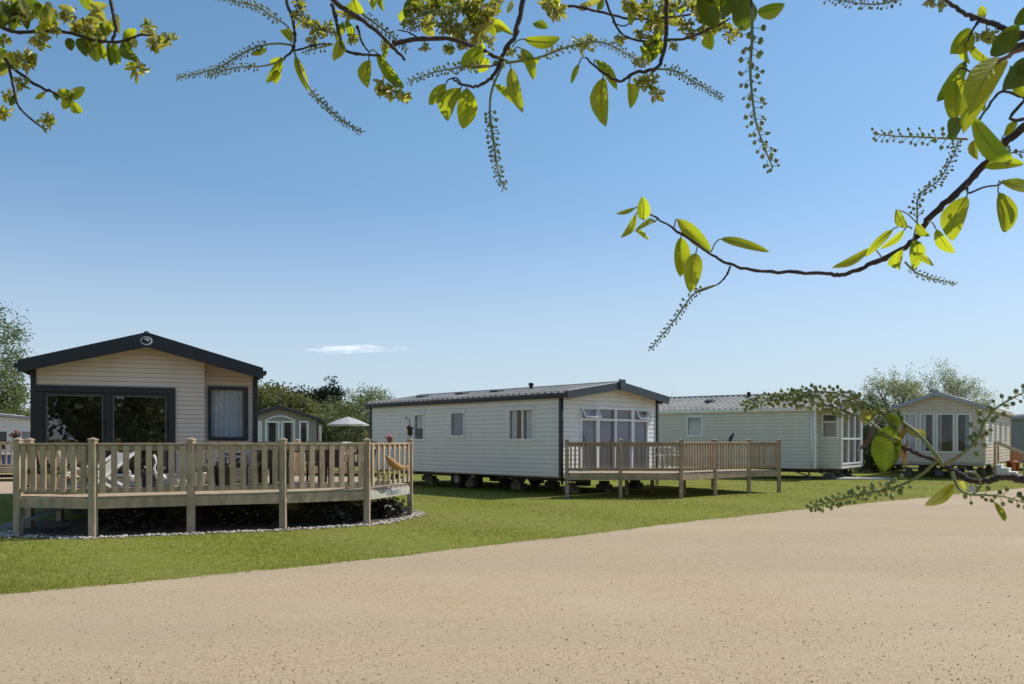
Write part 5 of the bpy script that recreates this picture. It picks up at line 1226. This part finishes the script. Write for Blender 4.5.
# spray right of centre
B = Branch(); d = 1.4
B.limb([over[2] + V((-.4, .05, -.02))] + path([(690, -100), (670, -30), (667, 0), (666, 35), (658, 67), (637, 72), (619, 81), (600, 70), (585, 57)], d, d), px2r(7, d), px2r(1.8, d), 9)
B.limb([over[2] + V((-.4, .05, -.02))] + path([(600, -90), (598, -30), (606, 0), (620, 32), (640, 41), (657, 42)], d + .1, d + .05), px2r(4, d), px2r(1.8, d))
B.limb(path([(560, 6), (580, 7), (600, 12), (635, 19), (686, 15), (720, 6)], d + .1, d + .12), px2r(3.2, d), px2r(2.0, d))
B.limb(path([(667, 40), (687, 38.5), (707, 30), (719, 25), (730, 18)], d, d), px2r(3, d), px2r(1.6, d))
B.limb(path([(635, 19), (624, 26), (612, 22)], d + .1, d + .1), px2r(2, d), px2r(1.2, d))
B.raceme([(656, 69), (675, 71), (694.5, 82), (722, 98)], d, d - .05, 5, 1.5, 1.1, .1)
for b, t, w_, pt in (((596, 60), (617, 90), 11, (594, 64)), ((603, 78), (606, 127), 19, (603, 70)), ((579, 64), (571, 84), 6, (584, 57)), ((629, 83), (630, 109), 12, (632, 75)), ((711, 33), (712, 50), 13, None), ((645, 40), (652, 62), 9, None), ((660, 40), (652, 60), 8, None), ((640, 46), (650, 66), 8, None), ((697, -3), (716, 28), 20, None), ((741, -5), (745, 31), 26, None), ((757, 12), (785, 4), 15, None), ((722, -6), (730, 14), 20, None), ((700, -4), (726, 4), 14, None)): B.leaf(b, t, w_, d if b[0] < 690 else 1.05, pet=pt, mb=B.old if b[0] in (697, 741, 722, 645) else None)
for x, y, r in ((556, 10, 12), (548, 4, 8), (648, 82, 12), (638, 84, 8), (656, 94, 9), (650, 10, 11), (634, 10, 9), (656, 24, 9), (676, 8, 10), (684, 24, 9), (652, 50, 8), (640, 34, 7), (620, 38, 6), (674, 46, 5), (692, 34, 7), (730, 32, 11), (716, 18, 9), (700, 12, 9), (705, 28, 8), (640, 62, 8), (664, 4, 9), (690, 2, 9), (712, 6, 9), (628, 2, 8)): B.rosette(x, y, r, d + .06, 11, 8)
B.fill(625, -8, 735, 22, 16, d + .08); B.fill(545, -8, 620, 4, 9, d + .1); B.fill(690, -6, 740, 14, 8, d + .05); B.fill(640, 16, 665, 44, 6, d + .08)
B.raceme([(752, 6), (752, 40), (750.5, 75), (755.5, 119), (764, 146), (773, 168)], 1.0, .97, 12, 3.3, 3.1, .1, stemr=1.6)
B.limb([over[2] + V((-.2, -.1, 0)), W(752, -60, 1.05), W(751, -14, 1.0), W(752, 10, 1.0)], px2r(4, 1), px2r(2.4, 1))
B.done()
# the long arching branch at the right
B = Branch(); d = 1.05
B.limb([V((1.98, .58, 2.05)), V((1.3, .85, 2.12)), W(1090, 78, 1.0), W(1045, 110, 1.0)], .03, px2r(10.5, 1.0), 10)
B.limb(path([(1070, 92), (1045, 110), (1024, 127), (1001, 146), (984, 165), (959, 191), (927, 221), (919, 234), (902, 249), (872, 264), (845, 274), (821, 273), (763, 271), (729, 264), (710.5, 253.7), (681.6, 234), (650, 214)], 1.0, 1.2), px2r(10, d), px2r(2.0, d), 10)
B.limb(path([(730, 266), (726, 276), (716, 285), (695, 293)], 1.17, 1.17), px2r(2.2, 1.17), px2r(1.4, 1.17), m=0)
B.raceme([(716, 285), (695, 293), (679, 314), (665, 332), (650.5, 349)], 1.17, 1.15, 4.6, 1.6, 1.7, .15)
B.limb(path([(967, 186), (969, 193), (984, 187), (998, 185), (1004, 180)], 1.02, 1.02), px2r(2.4, d), px2r(1.5, d), m=0)
for b, t, w_, dd_, pt in (((677, 219), (711, 252), 15, 1.2, (674, 228)), ((720, 239), (770, 252), 10, 1.18, (711, 252)), ((681, 237), (680, 277), 17, 1.2, (683, 235)), ((696, 253), (690, 293), 19, 1.17, (699, 247)), ((643, 220), (643, 196), 14, 1.2, (650, 214)), ((635, 208), (616, 214), 5, 1.2, (646, 210)), ((636, 214), (621, 238), 8, 1.2, (646, 212)),
    ((655, 222), (634, 232), 6, 1.2, (660, 221)), ((636, 230), (649, 240), 5, 1.2, None), ((870, 248), (832, 268), 9, 1.08, (882, 258)), ((893, 229), (865, 257), 9, 1.06, (912, 228)), ((904, 230), (880, 249), 8, 1.06, (912, 229)), ((967, 196), (952, 241), 24, 1.0, (968, 193)), ((998, 192), (1006, 232), 19, 1.0, (999, 185)), ((1001, 183), (1032, 187), 14, 1.0, (998, 185)),
    ((936, 229), (955, 253), 12, 1.03, (928, 222)), ((903, 249), (899, 269), 13, 1.06, None), ((916, 240), (914, 269), 16, 1.05, None), ((912, 253), (934, 266), 7, 1.05, None), ((896, 210), (908, 227), 11, 1.06, (916, 222)), ((917, 222), (930, 236), 8, 1.04, None), ((1004, 136), (1017, 122), 9, 1.0, (1001, 144)), ((984, 167), (1024, 164), 13, 1.0, None), ((974, 140), (978, 160), 9, 1.0, None)): B.leaf(b, t, w_, dd_, pet=pt)
B.raceme([(912, 244), (917, 222), (919, 196), (939, 180), (952, 158), (958, 140)], 1.06, 1.0, 6.5, 2.0, 1.5, .22)
B.raceme([(968, 139), (950, 138.5), (919, 137), (895, 136), (873, 134)], .98, 1.0, 9, 2.6, 2.7, .1, stemr=1.2)
B.raceme([(905, 262), (914, 271), (927, 277), (955, 284)], 1.05, 1.06, 4, 1.3, 1.25, .1)
B.raceme([(1000, 160), (1014, 152), (1034, 154)], .98, .98, 8, 2.4, 3, .0)
B.done()
# top right corner
B = Branch(); d = .9
B.limb([V((1.98, .6, 2.45)), V((1.2, .8, 2.2)), W(1050, 38, d), W(1024, 34, d)] + path([(1005.5, 28.5), (986, 21), (964, 13), (946, 0), (930, -14)], d, 1.0), px2r(9, d), px2r(3.5, d), 9)
B.limb([V((1.2, .8, 2.2)), V((.7, .72, 2.02)), W(1060, 38, .73), W(1024, 49, .74), W(1005, 58, .75), W(990, 70, .76)], px2r(6, .74), px2r(3.5, .74), 8, 2)
B.limb([V((1.2, .8, 2.2)), W(1070, 104, d), W(1024, 97, d), W(1001, 92, d), W(985, 112, d), W(974, 128, d)], px2r(4.5, d), px2r(2, d))
B.limb(path([(980, 19), (973, 30), (968, 40)], d, d), px2r(3, d), px2r(1.8, d))
B.limb(path([(992, 84), (979, 77), (962, 68), (957, 74)], d, d), px2r(2.4, d), px2r(1.4, d))
for b, t, w_, dd_, f_ in (((972, 30), (950, 54), 21, .92, None), ((966, 61), (937, 102), 16, .92, None), ((956, 74), (953, 121), 25, .9, None), ((1004, 58), (963, 134), 30, .76, .5), ((972, 116), (1012, 160), 21, .76, .4), ((1019, 24), (991, 56), 22, .8, None), ((1030, 60), (1002, 90), 25, .82, None), ((967, 40), (970, 64), 8, .92, None), ((968, 41), (993, 62), 8, .92, None), ((1034, 6), (1014, 24), 18, .84, None), ((990, 68), (985, 112), 14, .8, None), ((962, 118), (952, 142), 16, .85, None), ((1010, 66), (1028, 96), 20, .82, None), ((985, 18), (981, 6), 9, .95, None)): B.leaf(b, t, w_, dd_, fold=f_, bank=(.15 if f_ else None), curl=(.12 if f_ else None), mb=B.old if b[0] in (1019, 966, 1034, 1030, 962) else None)
for x, y, r in ((982, 34, 9), (992, 38, 8), (932, 0, 8), (940, 3, 6), (1004, 44, 8)): B.rosette(x, y, r, d, 9, 8)
B.raceme([(912, -10), (890, 2), (864, 4), (826, -2)], 1.0, 1.0, 6, 2, 2.0, .1)
B.done()
# low branch crossing the right hand lodges
B = Branch(); d = .84
B.limb([V((1.98, .55, 1.35)), V((1.3, .7, 1.5)), W(1130, 470, .78), W(1060, 480, .8)], .024, px2r(9.5, .8), 10)
B.limb([W(1090, 477, .79), W(1060, 480, .8), W(1024, 480, .82)] + path([(1006, 476.5), (988.6, 481), (973, 481), (960, 475), (949, 468), (936, 461), (910, 450), (896.5, 443.6)], .83, .88), px2r(9.5, d), px2r(3.6, d), 10)
B.limb(path([(900, 446), (879, 429), (866, 419.5), (850, 413)], .88, .9), px2r(3.6, d), px2r(2.2, d), m=1, knots=False)
B.raceme([(866, 419.5), (850, 413), (822, 404), (800, 401), (772, 400), (743, 406)], .9, .95, 7.5, 3.12, 1.52, .08, stemr=1.3)
B.raceme([(944, 466), (923, 439), (905, 424), (881, 411), (857, 401), (833, 393), (809, 392), (768, 398)], .85, .93, 8, 3.25, 1.84, .28, stemr=1.9)
B.raceme([(945, 464), (958, 457), (975.5, 441), (986, 419.5), (1002, 404), (1032, 389)], .84, .8, 10, 3.77, 3.36, .22, stemr=1.9, flowers=.14)
B.raceme([(938, 460), (918.5, 476.5), (894, 487.5), (863.6, 494), (835, 500.6), (811, 508)], .86, .9, 8.5, 3.51, 2.08, .25, stemr=1.7)
B.raceme([(952, 472), (958, 487.5), (969, 494), (986, 495), (1006, 497), (1034, 506)], .83, .8, 9, 3.64, 4.00, .25, stemr=1.6, flowers=.14)
B.limb([W(970 + 10.5 * math.cos(a_), 483 + 11 * math.sin(a_), .83) for a_ in [-2.2 + k * .5 for k in range(10)]], px2r(2.2, d), px2r(2, d), m=1, knots=False)
for b, t, w_, dd_, mb_ in (((893, 424), (884, 472), 29, .88, 'd'), ((954, 484), (925, 506), 13, .84, None), ((994, 502), (1006, 521), 7, .8, None), ((866, 408), (858, 420), 9, .9, 'y'), ((904, 430), (925, 438), 10, .87, 'y'), ((886, 414), (900, 428), 10, .87, None), ((876, 410), (862, 422), 9, .88, 'y'), ((888, 440), (902, 440), 6, .87, 'y'), ((908, 440), (908, 467), 5, .87, 'b'), ((874, 424), (857, 451), 5, .9, 'b'), ((905, 424), (898, 442), 6, .87, 'b'), ((956, 482), (965, 490), 9, .84, 'y')):
    B.leaf(b, t, w_, dd_, mb={'y': B.young, 'b': B.brown, 'd': B.old, None: None}[mb_])
B.done()
